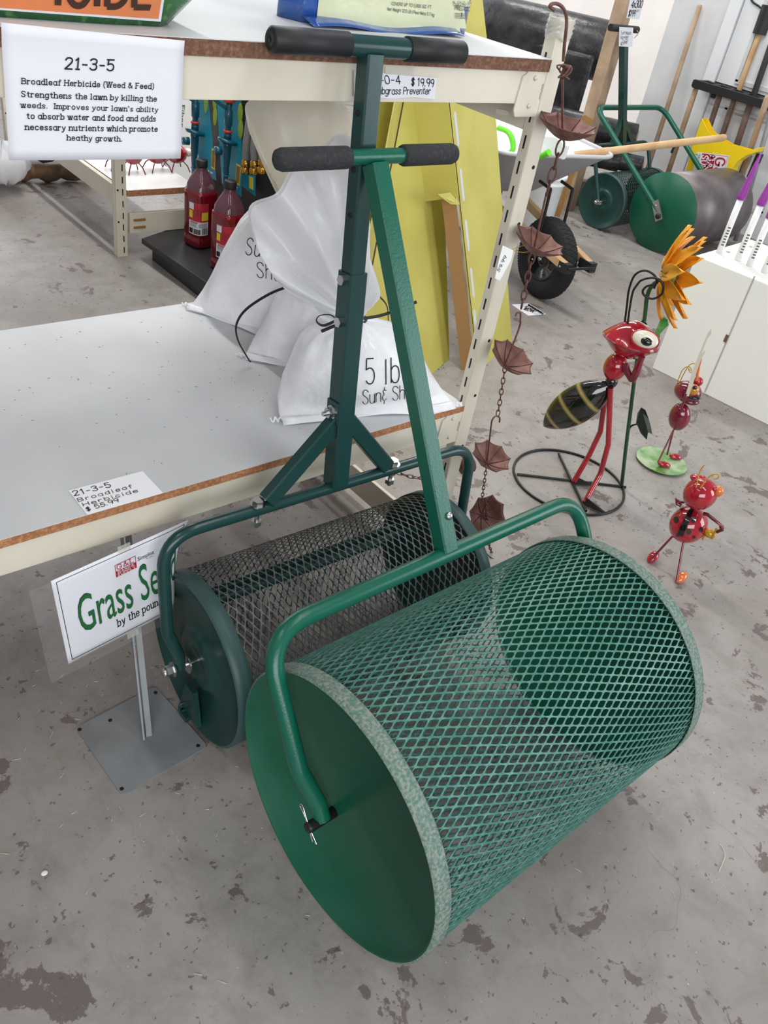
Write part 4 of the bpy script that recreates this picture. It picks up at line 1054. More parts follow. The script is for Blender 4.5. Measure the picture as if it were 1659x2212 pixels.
m = MB(); m.tube(crv([axisp(1079,912), axisp(1079,902), axisp(1071,899), axisp(1064,906), axisp(1061,920), axisp(1052,996)], 6), .0022, 7); obj('hook', m, 'rust', t)
links(C3[3]-V((0,0,.003)), axisp(1041,1080), .016, .0013); links(axisp(1041,1070)+V((0,-.015,0)), axisp(1046,1150)+V((0,-.015,0)), .014, .0013)
links(axisp(1045,1145), C3[5], .016, .0015)
# paper tag wired to the second cup
m = MB(); p0 = C3[1]+V((0,0,.004)); m.tube(crv([p0, axisp(1135,530), axisp(1103,540)], 6), .0008, 5); m.tube(crv([p0, axisp(1130,545), axisp(1106,541)], 6), .0008, 5); obj('tag_wire', m, 'gold_wire', t)
m = MB(); q = [py(u, v, CY-.02) for u, v in ((1086,530),(1109,541),(1104,562),(1080,606),(1069,601),(1077,565))]
m.prism(q, (0,.0005,0)); tg = obj('price_tag', m, 'paper_warm', t)
m = MB(); text_plane(m, '59.99', py(1078,588,CY-.0205), py(1094,556,CY-.0205), py(1074,583,CY-.0205), (0,-1,0), .12, jit=.2); obj('handwriting', m, 'ink', tg)
# rusty cup hooked on the foot of the upright with a slack chain
t = thing('rusty_cup', (1.47, 1.215, .23), 'short rusty tube fixed low on the rack upright with a slack chain', 'cup')
a, b = pd(1001,1006,2.22), pd(844,1016,2.36)
m = MB(); a0 = py(1003,1006,1.20); m.lathe([(0,0),(.021,0),(.021,.035),(.018,.035),(.018,.004),(0,.004)], a0+V((-.012,0,0)), V((1,-.25,.1)), 24); obj('tube_end', m, 'rust', t)
b0 = py(843,1014,1.30); m = MB(); m.lathe([(0,0),(.020,0),(.020,.035),(.017,.035),(.017,.004),(0,.004)], b0+V((.01,0,0)), V((-1,.2,.1)), 24); obj('tube_end', m, 'rust', t)
mid = [b0.lerp(a0, k/12)-V((0,0,.035*sin(pi*k/12))) for k in range(13)]
for i in range(12):
    c = (mid[i]+mid[i+1])/2; d = (mid[i+1]-mid[i]); ln = d.length*.68; d.normalize(); s = V((0,0,1)) if i % 2 else V((0,1,0)); m = MB()
    m.tube([c+d*ln*cos(2*pi*k/12)+s*ln*.45*sin(2*pi*k/12) for k in range(12)], .0012, 5, closed=True); obj('chain_link', m, 'rust', t)

# ================================================================== SECOND RACK FAR LEFT
RX, RY0, RY1 = 1.645, 3.53, 4.78
zb = py(275, 410, RY0).z
t = thing('shelving_rack', (2.0, 4.1, 0), 'smaller cream rack in the left background with a white low shelf', 'rack')
def small_post(x, y, h):
    m = MB(); m.box((x, y, h/2), (.05, .003, h)); m.box((x-.0235, y+.016, h/2), (.003, .032, h)); m.box((x+.0235, y+.016, h/2), (.003, .032, h)); m.box((x, y+.032, h/2), (.05, .002, h))
    zz = .03
    while zz < h-.03: m.box((x+.008, y-.0018, zz), (.005, .001, .028), mi=1); zz += .052
    for zz in (.16, .30, .45): m.lathe([(0,0),(.0045,0),(.0045,.001),(0,.001)], (x-.015, y-.0018, zz), (0,-1,0), 10, mi=1)
    return obj('upright', m, ['cream_paint', 'dark_slot'], t)
small_post(RX-.01, RY0, 1.0); small_post(RX-.035, RY1, 1.0); small_post(2.05, RY1, 1.0)
m = MB(); m.box((RX-.02, (RY0+RY1)/2, zb-.028), (.022, RY1-RY0-.03, .085)); obj('side_beam', m, 'cream_paint', t, bevel=.002)
m = MB(); m.prism([(RX-.006, RY0+.004, zb-.07), (RX-.006, RY0+.06, zb-.07), (RX-.006, RY0+.09, zb-.03), (RX-.006, RY0+.004, zb-.03)], (-.02,0,0)); obj('corner_plate', m, 'cream_paint', t)
z0, z1 = py(282, 505, RY0).z, py(282, 462, RY0).z
m = MB(); m.box(((RX+.03+2.095)/2, RY0+.012, (z0+z1)/2), (2.095-RX-.03, .02, z1-z0))
for zz in (py(302,475,RY0).z, py(302,491,RY0).z): m.box((py(302,480,RY0).x, RY0+.001, zz), (.06, .003, .012), mi=1)
obj('front_beam', m, ['cream_paint', 'corrugated'], t, bevel=.002)
xr = py(424, 398, RY0).x
m = MB(); m.box(((RX+.016+xr)/2, (RY0+RY1)/2-.02, zb-.014), (xr-RX-.016, RY1-RY0-.02, .026), mi=1); m.box(((RX+.016+xr)/2, (RY0+RY1)/2-.02, zb), (xr-RX-.016, RY1-RY0-.02, .002), mi=0)
o = obj('shelf_board', m, ['white_panel', 'particle_edge']); tag(o, 'white low shelf board in the left background holding red garden bugs', 'shelf')
# red metal bugs on that shelf, seen below the hanging sheet
def little_bug(u, v, big, label, face):
    p = pz(u, v, zb+.002); t = thing('garden_bug', p, label, 'garden ornament', 'red bugs on the background shelf')
    r = .040*big; m = MB(); m.ell(p+V((0,0,.075)), (r*1.25, r, r)); m.ell(p+V((-r*1.3,-.01,.10)), (r*.6,)*3) if not face else None; obj('body', m, 'red_gloss', t)
    for sx, sy in ((-1,-1),(1,-1),(-1,1),(1,1)):
        m = MB(); m.tube([p+V((sx*r*.5, sy*r*.5, .05)), p+V((sx*r*.9, sy*r*.9, .03)), p+V((sx*r*1.15, sy*r*1.1, .0025))], .0028, 7); obj('leg', m, 'red_dark', t)
    if face:
        m = MB(); m.ell(p+V((r*1.45, -r*.1, .082)), (r*.5, r*.5, r*.45)); obj('head', m, 'eye_white', t)
        for dy in (-.4, .3):
            m = MB(); m.ell(p+V((r*1.75, -r*.25+dy*r*.6, .095)), (r*.14,)*3, nu=12, nv=8); obj('eye', m, 'black_gloss', t)
    return t
little_bug(249, 366, .75, 'small red bug left of the background rack post', False)
little_bug(288, 374, .9, 'red bug with a cream spotted head right of the background rack post', True)
little_bug(340, 368, 1.1, 'second red long-legged bug from the right on the background shelf', False)
little_bug(381, 368, 1.05, 'red bug with green leaf by the right end of the background shelf', True)
# white product board with rotated green lettering
Xf = pz(428, 300, 0.45)
t = thing('product_board', (2.62, 4.35, 0), 'white product board with upright green Fiber lettering behind the teal sprayers', 'sign')
Yb = 4.3
q = [py(*k, Yb) for k in ((360,200),(424,200),(428,315),(360,272))]
m = MB(); m.prism([q[0], q[1], V((q[1].x+.02, Yb, .0)), V((q[0].x, Yb, 0))], (0,.02,0)); obj('board', m, 'paper_warm', t)
m = MB(); Yl = Yb-.002
sans_plane(m, 'Fiber', py(391,226,Yl), py(389,274,Yl), py(400,228,Yl), (0,-1,0)); obj('lettering', m, 'sign_green', t)

# driftwood bundles and plastic at the far left edge
for lab, (a, b), r in (('long rough brown log lying far back at the left edge', ((-30,372),(190,372)), .045), ('second rough log lying behind the front log at left', ((-30,345),(200,352)), .05)):
    A, B = pz(*a, .05), pz(*b, .05); B = A.lerp(B, 1.0)
    k_ = [A.lerp(B, i/14)+V((0, .012*sin(i*1.3), .006*sin(i*2.1))) for i in range(15)]
    if 'second' in lab: k_ = [p+V((.02,.14,.01)) for p in k_]
    m = MB(); m.tube(k_, [r*(.9+.12*sin(i*1.7)) for i in range(15)], 14); o = obj('log', m, 'driftwood'); tag(o, lab, 'log', 'logs at the left edge')
m = MB(); c = pz(8, 352, .14); rn = random.Random(4)
m.grid(lambda u, v: c+V((.11*cos(2*pi*u)*sin(pi*v)*(1+.25*sin(7*u*6.28+5*v)), .11*sin(2*pi*u)*sin(pi*v)*(1+.2*sin(5*u*6.28)), .09*cos(pi*v)*(1+.2*sin(9*u*6.28)))), 30, 16)
o = obj('plastic_bundle', m, 'bag_clear'); tag(o, 'crumpled clear plastic bundle on the logs at the left edge', 'plastic wrap')

# ================================================================== BLACK GONDOLA WITH JUGS, SPRAYERS AND HOSES
ZD = .10
GX0 = 1.72; g1 = pz(457, 427, ZD); g2 = pz(484, 443, ZD); GXP = 2.12
yA, yB = 3.47, 2.78
t = thing('gondola_shelf', (2.0, 2.8, 0), 'low black store shelf base with a black back panel behind the seed bags', 'shelf')
m = MB(); m.prism([(GX0-.02,yA,ZD-.024),(GXP,yA+.19,ZD-.024),(GXP,yB,ZD-.024),(GX0+.02,yB,ZD-.024)], (0,0,.024)); obj('deck', m, 'gondola_black', t, bevel=.003)
m = MB(); m.box((GX0+.035, (yA+yB)/2, (ZD-.024)/2), (.02, yA-yB-.03, ZD-.024)); obj('kick_plate', m, 'gondola_black', t)
m = MB(); m.prism([(GX0+.03,yA-.01,0),(GXP,yA+.165,0),(GXP,yA+.145,0),(GX0+.03,yA-.03,0)], (0,0,ZD-.024)); obj('end_plate', m, 'gondola_black', t)
yP = px(424, 380, GXP).y
m = MB(); m.box((GXP+.012, (yA+.20+yB)/2, .62), (.02, yA+.20-yB, 1.24)); obj('back_panel', m, 'gondola_black', t)
# red nectar jugs
def jug(u, v, label):
    c = pz(u, v, ZD+.0005); t = thing('nectar_jug', c, label, 'jug', 'red nectar jugs'); r = .060
    body = [(0,.0),(r*.85,.0),(r,.012),(r,.040),(r*.94,.048),(r*.94,.055),(r,.062),(r,.235),(r*.97,.25)]
    m = MB(); m.lathe(body+[(0,.25)], c, (0,0,1), 48, (1,.2,0), sq=4.0); obj('bottle', m, 'juice', t)
    m = MB(); m.lathe([(r*.97,.2505),(r*.9,.275),(r*.70,.30),(r*.46,.325),(r*.34,.338),(r*.34,.35),(0,.35)], c, (0,0,1), 48, (1,.2,0), sq=3.0); obj('neck', m, 'clear_plastic', t)
    m = MB(); m.lathe([(0,.346),(r*.42,.346),(r*.43,.350),(r*.43,.372),(r*.40,.376),(0,.376)], c, (0,0,1), 28); obj('cap', m, 'black_plastic', t)
    # wrap label on the face towards the room
    d = V((-.62,-.78,0)).normalized(); s = V((-d.y, d.x, 0)); a0 = math.atan2(d.y, d.x)
    ref = V((1,.2,0)).normalized(); w_ = V((0,0,1)).cross(ref)
    def surf(u, z, o):
        ang = a0+(u-.5)*1.5; dr_ = V((cos(ang), sin(ang), 0)); ca, sa = dr_.dot(ref), dr_.dot(w_)
        return c+dr_*((r+o)/((abs(ca)**4+abs(sa)**4)**.25))+V((0,0,z))
    m = MB()
    def pt(u0, u1, z0_, z1_, mi, o=.0012): m.grid(lambda a, b: surf(u0+(u1-u0)*a, z0_+(z1_-z0_)*b, o), 10, 2, mi)
    pt(0,1,.065,.205,0); pt(0,1,.125,.205,1,.0018); pt(0,.30,.175,.203,0,.0026); pt(.02,.24,.138,.170,2,.0026); pt(.66,.98,.132,.168,2,.0026); pt(.3,.62,.148,.180,3,.0026)
    pt(.1,.5,.118,.122,3,.0024); pt(.04,.26,.070,.092,4,.0024); pt(.32,.62,.070,.092,5,.0024)
    for k in range(5): pt(.70+.055*k,.70+.055*k+.03,.070,.098,4,.0024)
    for k in range(4): pt(.06,.46,.100+.0045*k,.1015+.0045*k,5,.0024); pt(.54,.92,.102+.0045*k,.1035+.0045*k,5,.0024)
    obj('label', m, ['paper', 'label_red', 'label_yellow', 'red_gloss', 'strap_black', 'ink_grey'], t)
jug(431, 528, 'red nectar jug farther left on the black deck, fully in view')
jug(489, 580, 'red nectar jug nearer the seed bags, partly hidden by the bag')
# carded sprayers hanging on the back panel
GC = GXP-.075
def sprayer(tl, bl, br, tr, bodytop, tip, label, capred):
    p = [px(*q, GC) for q in (tl, bl, br, tr)]; c = sum(p, V((0,0,0)))/4
    t = thing('hose_sprayer', (GC, c.y, p[1].z), label, 'sprayer', 'carded sprayers')
    top = [V((GC, p[0].y, max(p[0].z, .75))), V((GC, p[3].y, max(p[3].z, .75)))]
    m = MB(); m.prism([top[0], p[1], p[2], top[1]], (.002,0,0)); cd_ = obj('card', m, 'teal_card', t)
    m = MB(); y0, y1, zb_ = p[1].y, p[2].y, (p[1].z+p[2].z)/2; W_ = abs(y1-y0); sg = -1 if y1 < y0 else 1
    yy = lambda f: y0+(y1-y0)*f
    m.box((GC-.0012, yy(.80), p[2].z+.085), (.001, W_*.22, .085), mi=0); m.box((GC-.0018, yy(.80), p[2].z+.085), (.001, W_*.17, .07), mi=1)
    for f, z in ((.2,.36),(.25,.30),(.8,.27),(.75,.33)): m.ell((GC-.001, yy(f), zb_+z), (.001, W_*.12, .04), nu=14, nv=8, mi=2)
    for f in (.30,.5,.72): m.box((GC-.0014, yy(f), zb_+.025+(.02 if f < .4 else 0)), (.001, W_*.16, .006), mi=3)
    obj('print', m, ['label_yellow', 'corrugated', 'lime_print', 'paper'], cd_)
    bx = GC-.035; b0 = px(*bodytop, bx); b1 = px(*tip, bx)
    m = MB(); fz = b0.z; ln = fz-b1.z
    m.lathe([(0,0),(.020,0),(.019,-.02),(.014,-ln*.45),(.011,-ln*.75),(.006,-ln*.93),(.0015,-ln)], (bx, b0.y, fz), (0,0,1), 20); obj('tube', m, 'teal_dark', t)
    m = MB(); m.lathe([(0,-.008),(.040,-.008),(.044,-.002),(.044,.004),(.040,.008),(.02,.010),(0,.010)], (bx, b0.y, fz), (.25,0,1), 28); m.lathe([(0,0),(.017,0),(.017,.03),(0,.03)], (bx-.045, b0.y-.03*sg*-1, fz-.03), (-1,.2,0), 18); obj('handle_flange', m, 'teal_dark', t)
    m = MB(); m.lathe([(0,.01),(.017,.01),(.017,.03),(.013,.034),(.013,.06),(.018,.066),(.018,.12),(.012,.13),(.016,.16),(0,.16)], (bx, b0.y, fz), (0,0,1), 20); m.bar((bx-.01, b0.y, fz+.13), (bx-.05, b0.y+.05, fz+.16), .014, .014); obj('valve', m, 'teal_dark', t)
    m = MB(); m.lathe([(.0135,.036),(.019,.036),(.019,.046),(.0135,.046)], (bx, b0.y, fz), (0,0,1), 20); obj('red_ring', m, 'red_plastic', t)
    if capred: m = MB(); m.lathe([(0,.155),(.023,.155),(.025,.162),(.025,.185),(0,.187)], (bx, b0.y, fz), (0,0,1), 20); obj('red_cap', m, 'red_plastic', t)
    m = MB(); m.tube([(bx+.012*cos(a), b0.y+.018*sin(a), fz-ln*.62) for a in [2*pi*k/16 for k in range(16)]], .002, 5, closed=True); obj('cable_tie', m, 'teal_card', t)
sprayer((405,190), (432,371), (467,390), (444,190), (421,285), (434,420), 'teal carded hose sprayer at left, next to the white board', False)
sprayer((466,190), (479,396), (521,425), (521,190), (491,305), (491,424), 'teal carded hose sprayer with red cap, beside the grey hoses', True)
p = [px(*q, GC+.05) for q in ((519,300),(523,402),(551,424),(551,300))]
t = thing('product_card', (GC+.05, p[1].y, p[1].z), 'teal product card hanging behind the brass hose ends', 'card')
m = MB(); m.prism(p, (.002,0,0)); obj('card', m, 'teal_card', t)
m = MB(); m.prism([px(*q, GC+.048) for q in ((538,380),(538,406),(547,411),(547,384))], (.0005,0,0)); obj('code_panel', m, 'label_yellow', t)
# short grey hoses with brass couplings
hp = ((530,374,545,232,'first grey hose length with brass coupling, nearest the teal card'), (549,376,558,250,'second grey hose length with brass coupling, in the middle'), (566,374,574,260,'third grey hose length with brass coupling, partly behind the seed bag'))
for u, v, u2, v2, lab in hp:
    X_ = GC-.04; p = px(u, v, X_); q = px(u2, v2, X_)
    t = thing('garden_hose', (p.x, p.y, p.z), lab, 'hose', 'grey hoses on the black panel')
    m = MB(); m.tube(crv([p+V((0,0,.06)), p.lerp(q,.5)+V((-.006,0,0)), q, q+V((.02,0,.12))], 6), .019, 14); obj('hose', m, 'hose_grey', t)
    m = MB(); m.lathe([(0,0),(.020,0),(.021,.004),(.021,.020),(.017,.023),(.017,.028),(.020,.031),(.020,.05),(.016,.053),(.016,.062),(0,.062)], p, (0,0,1), 22)
    for k in range(6): a = k*pi/3; m.box(p+V((.021*cos(a), .021*sin(a), .012)), (.004,.004,.014))
    obj('coupling', m, 'brass', t)
# ================================================================== WHEELBARROW
WX, WY, WR = 3.37, 2.50, .197
wa = V((.985, -.17, 0)).normalized(); wf = V((-.17, -.985, 0)).normalized()     # axle direction, forward
t = thing('wheelbarrow', (WX, WY, 0), 'grey wheelbarrow with black tyre and wooden handles parked behind the rack end', 'wheelbarrow')
wc = V((WX+.03, WY, WR))
m = MB(); prof = []
for k in range(25):
    a = pi*2*k/24; prof.append((WR-.052+.052*cos(a), .050*sin(a)))
m.lathe(prof, wc, wa, 72, mi=0)
ty = obj('tyre', m, 'tyre', t)
m = MB()
def tr(th, y): return wc+(wf*cos(th)+V((0,0,1))*sin(th))*(WR-.052+.0525*cos(math.asin(max(-1,min(1,y/.050)))))+wa*y
for k in range(44):
    th = 2*pi*k/44; dth = 2*pi/44*1.6
    for sg in (-1, 1): m.tube([tr(th+dth*s, sg*(-.040+.080*s)) for s in (0,.25,.5,.75,1)], .0030, 5)
tw = obj('tread', m, 'tyre', ty)
m = MB(); m.lathe([(0,-.030),(.022,-.030),(.024,-.022),(.05,-.020),(.058,-.028),(.092,-.030),(.104,-.040),(.110,-.036),(.110,.036),(.104,.040),(.092,.030),(.058,.028),(.05,.020),(.024,.022),(.022,.03),(0,.030)], wc, wa, 48)
hb = obj('rim', m, 'black_gloss', t)
m = MB(); 
for k in range(4): a = k*pi/2+.4; m.lathe([(0,0),(.006,0),(.006,.006),(0,.006)], wc-wa*.029+(wf*cos(a)+V((0,0,1))*sin(a))*.072, -wa, 6)
m.lathe([(0,0),(.009,0),(.009,.03),(0,.03)], wc-wa*.05, wa, 12); obj('hub_bolt', m, 'zinc', hb)
for sg in (-1, 1):
    nm = [px(1150, 527, wc.x-.075), px(1237, 586, wc.x-.075)] if sg < 0 else None
    o_ = wa*(.078*sg)
    a = wc+o_+wf*.235+V((0,0,.045)); b = wc+o_*2.2-wf*1.25+V((0,0,.30))
    m = MB(); m.bar(a, b, .034, .040, (0,0,1), bev=.003); obj('handle', m, 'wood_pale', t)
    m = MB(); m.bar(a+wf*.012, a-wf*.075, .040, .046, (0,0,1)); m.lathe([(0,0),(.007,0),(.005,.005),(0,.006)], a-wf*.03+wa*sg*.020, wa*sg, 12, mi=1); obj('end_bracket', m, ['black_plastic', 'zinc'], t)
m = MB(); a = wc+wf*.243+V((0,0,.05))
m.tube(fillet([a-wa*.085-wf*.03, a-wa*.085+wf*.012, a+wa*.085+wf*.012, a+wa*.085-wf*.03], .012, 4), .007, 8); obj('wheel_guard', m, 'black_rod', t)
for sg in (-1, 1):
    m = MB(); p = wc+wa*sg*.07+V((0,0,.10))-wf*.02; m.tube([p, p+V((0,0,.23))-wf*.01], .008, 8)
    m.tube([p+V((0,0,.23))-wf*.01, p+V((0,0,.24))-wf*.10], .008, 8); obj('tray_brace', m, 'black_rod', t)
# tray: sloping front, flared sides, rolled rim
zr = .665
def trayring(f, side, z): return wc*1.0 + wf*f + wa*side + V((0,0,z-wc.z))
m = MB()
rim = [(-.08,-.37),(-.08,.37),(-1.0,.40),(-1.0,-.40)]; bot = [(-.40,-.20),(-.40,.20),(-.85,.22),(-.85,-.22)]
def rr_(pts, z, r):
    P = [trayring(f, s, z) for f, s in pts]; out = []
    for i in range(4):
        a, b, c = P[i-1], P[i], P[(i+1) % 4]; d1 = (a-b).normalized(); d2 = (c-b).normalized()
        for k in range(7): s = k/6; out.append((b+d1*r)*(1-s)**2+b*2*s*(1-s)+(b+d2*r)*s*s)
    return out
front_drop = lambda p: p
top_ = rr_(rim, zr, .12); low = rr_(bot, .40, .08); n = len(top_)
inn = [p+(wc-wf*.4+V((0,0,zr-wc.z))-p).normalized()*.006+V((0,0,.001)) for p in top_]; inl = [p+V((0,0,.006)) for p in low]
m.add(top_+low, [(i,(i+1)%n,n+(i+1)%n,n+i) for i in range(n)]+[tuple(range(n,2*n))], 0, True)
m.add(inn+inl, [(i,(i+1)%n,n+(i+1)%n,n+i) for i in range(n)]+[tuple(range(n,2*n))], 1, True)
tray = obj('tray', m, ['tray_grey', 'tray_inside'], t)
m = MB(); m.tube(top_, .010, 8, closed=True); obj('rim_roll', m, 'tray_rim', tray)
m = MB()
for sg in (-1, 1):
    m = MB(); q = wc-wf*.70+wa*sg*.19; m.tube(fillet([V((q.x,q.y,.35)), V((q.x,q.y,.012))-wf*.03, V((q.x,q.y,.012))-wf*.28, V((q.x,q.y,.33))-wf*.32], .04, 5), .012, 8); obj('leg', m, 'black_rod', t)

# scoop shovel with lime handle lying in the tray, and a second pale pole
zt = zr+.012
t = thing('scoop_shovel', px(1100, 330, 3.25), 'white scoop shovel with lime green grip lying in the wheelbarrow tray', 'shovel')
SX = 3.26
m = MB(); P = [px(*q, SX) for q in ((1076,276),(1096,284),(1106,300),(1108,322),(1098,331),(1076,331))]; m.tube(crv(P, 5), .013, 10, flat=.7); obj('grip', m, 'lime', t)
m = MB(); P = [px(1150,346,SX), px(1186,329,SX)]; m.tube(P, [.012,.016], 10); obj('socket', m, 'lime', t)
m = MB(); q = [(1168,292),(1200,296),(1226,316),(1216,346),(1186,334),(1160,340)]
A = [px(*k, SX+.05) for k in q]; m.prism(A, V((.03,.01,.0))); obj('blade', m, 'white_plastic', t, bevel=.004)
t = thing('wooden_pole', px(1200, 332, SX+.01), 'pale wooden pole jutting out of the wheelbarrow in front of the green rollers', 'pole')
a = px(1150, 346, SX+.07); b = px(1566, 297, 4.62)
d = b-a; m = MB(); ln = d.length; m.lathe([(0,0),(.0185,0),(.0185,ln-.012),(.016,ln-.002),(.0,ln)], a, d, 20); obj('shaft', m, 'wood_pale', t)
m = MB(); k0 = a+d*.11; m.lathe([(.019,0),(.028,-.002),(.026,.06),(.020,.10),(.0187,.10),(.0187,0)], k0, d, 20); obj('collar', m, 'white_plastic', t)
# card on the floor in front of the wheel
t = thing('price_card', pz(1145, 670, .001), 'small handwritten white card lying on the floor in front of the wheelbarrow wheel', 'price card')
m = MB(); m.prism([pz(*q, .0006) for q in ((1105,658),(1142,655),(1180,679),(1141,682))], (0,0,.0006)); obj('card', m, 'paper', t)
m = MB(); z_ = .0014
text_plane(m, 'WOODEN HANDLE', pz(1140,660,z_), pz(1173,680,z_), pz(1142,657,z_), (0,0,1), .2, jit=.2)
text_plane(m, '6 cu ft', pz(1134,664,z_), pz(1157,673,z_), pz(1138,661,z_), (0,0,1), .16, jit=.2)
text_plane(m, '85.99', pz(1131,669,z_), pz(1150,675,z_), pz(1135,665,z_), (0,0,1), .16, jit=.2)
obj('handwriting', m, 'ink', t)
# white bucket behind the wheel
c = V((4.30, 3.36, 0)); t = thing('bucket', c, 'white plastic bucket standing behind the wheelbarrow wheel', 'bucket')
m = MB(); m.lathe([(0,.0),(.125,.0),(.128,.004),(.140,.27),(.148,.275),(.148,.285),(.143,.29),(.143,.305),(.150,.31),(.150,.325),(.146,.33),(.138,.33),(.126,.01),(0,.01)], c, (0,0,1), 56); obj('pail', m, 'white_plastic', t)
m = MB(); m.tube([c+V((.15*cos(a_), .15*sin(a_), .30-.02*sin(a_*1.0)**2-.08*sin(a_))) for a_ in [pi*k/20+3.6 for k in range(21)]], .003, 6); obj('bail', m, 'zinc', t)

# ================================================================== ROLLS OF BLACK FABRIC ON A WOODEN FRAME
t = thing('timber_frame', (4.9, 3.55, 0), 'upright timber post and base plank holding the black fabric rolls', 'frame')
q0 = py(1268, 311, 3.50); q1 = py(1305, 319, 3.50)
pw = .082
X0 = py(1353,0,3.50).x; X1 = py(1268,311,3.50).x; xp = (X0+X1)/2
m = MB(); m.box((xp+pw/2+.0, 3.545, .86), (pw, .09, 1.72)); obj('post', m, 'wood_board', t, bevel=.003)
pA, pB = py(1203,455,3.53), py(1292,445,3.53); zt_ = py(1235,402,3.53).z
m = MB(); m.box(((pA.x-.3+5.4)/2, 3.62, zt_/2), (5.4-pA.x+.3, .05, zt_)); obj('base_plank', m, 'wood_board', t, bevel=.003)
m = MB(); m.bar(py(1215,400,3.74), py(1262,340,3.74), .05, .10, (0,1,0)); obj('brace', m, 'wood_board', t)
# price sheet on the post
t = thing('price_sheet', py(1375, 30, 3.495), 'white price sheet marked 199 pinned to the timber post', 'price sheet')
Yt = 3.498; m = MB(); m.prism([py(*q, Yt) for q in ((1366,-30),(1398,-30),(1381,42),(1353,39))], (0,.001,0)); obj('sheet', m, 'paper', t)
m = MB(); Yl = Yt-.001; n = (0,-1,0)
text_plane(m, '4x300', py(1363,16,Yl), py(1386,16,Yl), py(1367,1,Yl), n, .13, jit=.3, gap=.9)
text_plane(m, '$199', py(1357,35,Yl), py(1371,35,Yl), py(1360,22,Yl), n, .13, jit=.3, gap=.9)
text_plane(m, '00', py(1374,26,Yl), py(1380,25,Yl), py(1375,22,Yl), n, .16, jit=.2)
obj('handwriting', m, 'ink', t)
rA = pd(1322, 104, 5.62); rB = pd(1040, 58, 5.95); rB.z = rA.z = (rA.z+rB.z)/2; rd = (rB-rA).normalized()
RR = .185
t = thing('fabric_roll', (rA+rB)/2-V((0,0,RR)), 'large black landscape fabric roll on the timber frame, loose end hanging down', 'roll')
L_ = (rB-rA).length+.5
frame_ = [o for o in COL.objects if o.name.startswith('timber_frame')][0]
for s_ in (.25, .85):
    pc_ = rA+rd*(L_*s_)+V((.06, .04, 0))
    m_ = MB(); m_.box((pc_.x, pc_.y, rA.z-RR-.032), (.24, .06, .06)); obj('rail', m_, 'wood_board', frame_)
    m_ = MB(); m_.box((pc_.x, pc_.y, (rA.z-RR-.062)/2), (.09, .05, rA.z-RR-.062)); obj('post', m_, 'wood_board', frame_)
m = MB(); m.lathe([(.055,0),(RR-.004,0),(RR,.004),(RR,L_),(0,L_)], rA, rd, 56); m.lathe([(.055,0),(.05,0),(.05,.05),(0,.05)], rA, rd, 24); obj('roll_body', m, 'fabric_black', t)
sd_ = V((rd.y, -rd.x, 0)); sd_ = sd_ if sd_.dot(V((-.7,-.7,0))) > 0 else -sd_
m = MB(); m.grid(lambda u, v: rA+rd*(.05+u*(L_-.1))+sd_*(RR-.004+.012*sin(9*u+3*v)+.02*v+.006*sin(17*u-5*v))-V((0,0,.02+v*(.50+.04*sin(5*u)))), 40, 16); obj('loose_sheet', m, 'fabric_black', t, solid=.002)
def small_roll(u, v, d, r, ln, label, cap):
    a = pd(u, v, d); t = thing('fabric_roll', a-V((0,0,r)), label, 'roll', 'small fabric rolls below the large roll'); ax = V((-.62,.78,0)).normalized()
    m = MB(); m.lathe([(r*.52,.004),(r*.96,.0),(r,.006),(r,ln),(0,ln)], a, ax, 40); obj('roll_body', m, 'fabric_black', t)
    m = MB(); m.lathe([(r*.38,.09),(r*.38,-.012),(r*.53,-.012),(r*.53,.05),(.0,.05)], a, ax, 32); obj('core', m, 'card_core', t)
small_roll(1372, 298, 5.60, .088, .8, 'small black fabric roll with open tan core, upper one behind the far rollers', 1)
small_roll(1386, 358, 5.55, .058, .7, 'small black fabric roll with tan core, lower right one behind the far rollers', 1)
small_roll(1338, 352, 5.55, .058, .7, 'small black fabric roll with tan core, lower left one behind the far rollers', 1)
t_ = thing('cardboard_scrap', pd(1262, 262, 5.2), 'brown cardboard flap sticking up behind the top copper umbrella cup', 'cardboard')
m = MB(); m.prism([pd(*q, 5.2) for q in ((1236,270),(1264,248),(1282,260))]+[V((pd(1262,282,5.2).x, pd(1262,282,5.2).y, 0)), V((pd(1236,272,5.2).x, pd(1236,272,5.2).y, 0))], ray(1260,262)*.006); obj('flap', m, 'corrugated', t_)

# ================================================================== FAR ROLLERS
QM = (4.7448, 3.197, .0706, .1719, .60)
t, DM, QYM, RM, LM = small_roller(QM, 'small dark green mesh roller in the background with a tagged T-handle', .46, .335, False)
A0 = QYM(LM*.5, .335); TM = onp(1348, 62, (A0.x, 3.44, 0), (0,1,0)); pv = (TM-A0).normalized(); tbm = V((1,.05,0)).normalized()
m = MB(); m.bar(A0, TM, .040, .040, tbm.cross(pv)); obj('handle_post', m, 'dark_green', t)
for sg in (-1, 1):
    m = MB(); m.bar(A0+pv*.17, QYM(LM*.5+sg*.12, .335), .03, .024, tbm.cross(pv)); obj('brace', m, 'dark_green', t)
m = MB(); m.tube([TM-tbm*.145, TM+tbm*.145], .020, 14); obj('handlebar', m, 'black_grip', t)
t = thing('price_card', onp(1350, 100, TM-V((0,.03,0)), (0,1,0)), 'handwritten white tag hanging on the far roller T-handle', 'price card')
Yk = TM.y-.032; m = MB(); m.prism([py(*q, Yk) for q in ((1338,58),(1368,60),(1366,102),(1337,100))], (0,.001,0)); obj('card', m, 'paper', t)
m = MB(); Yl = Yk-.001
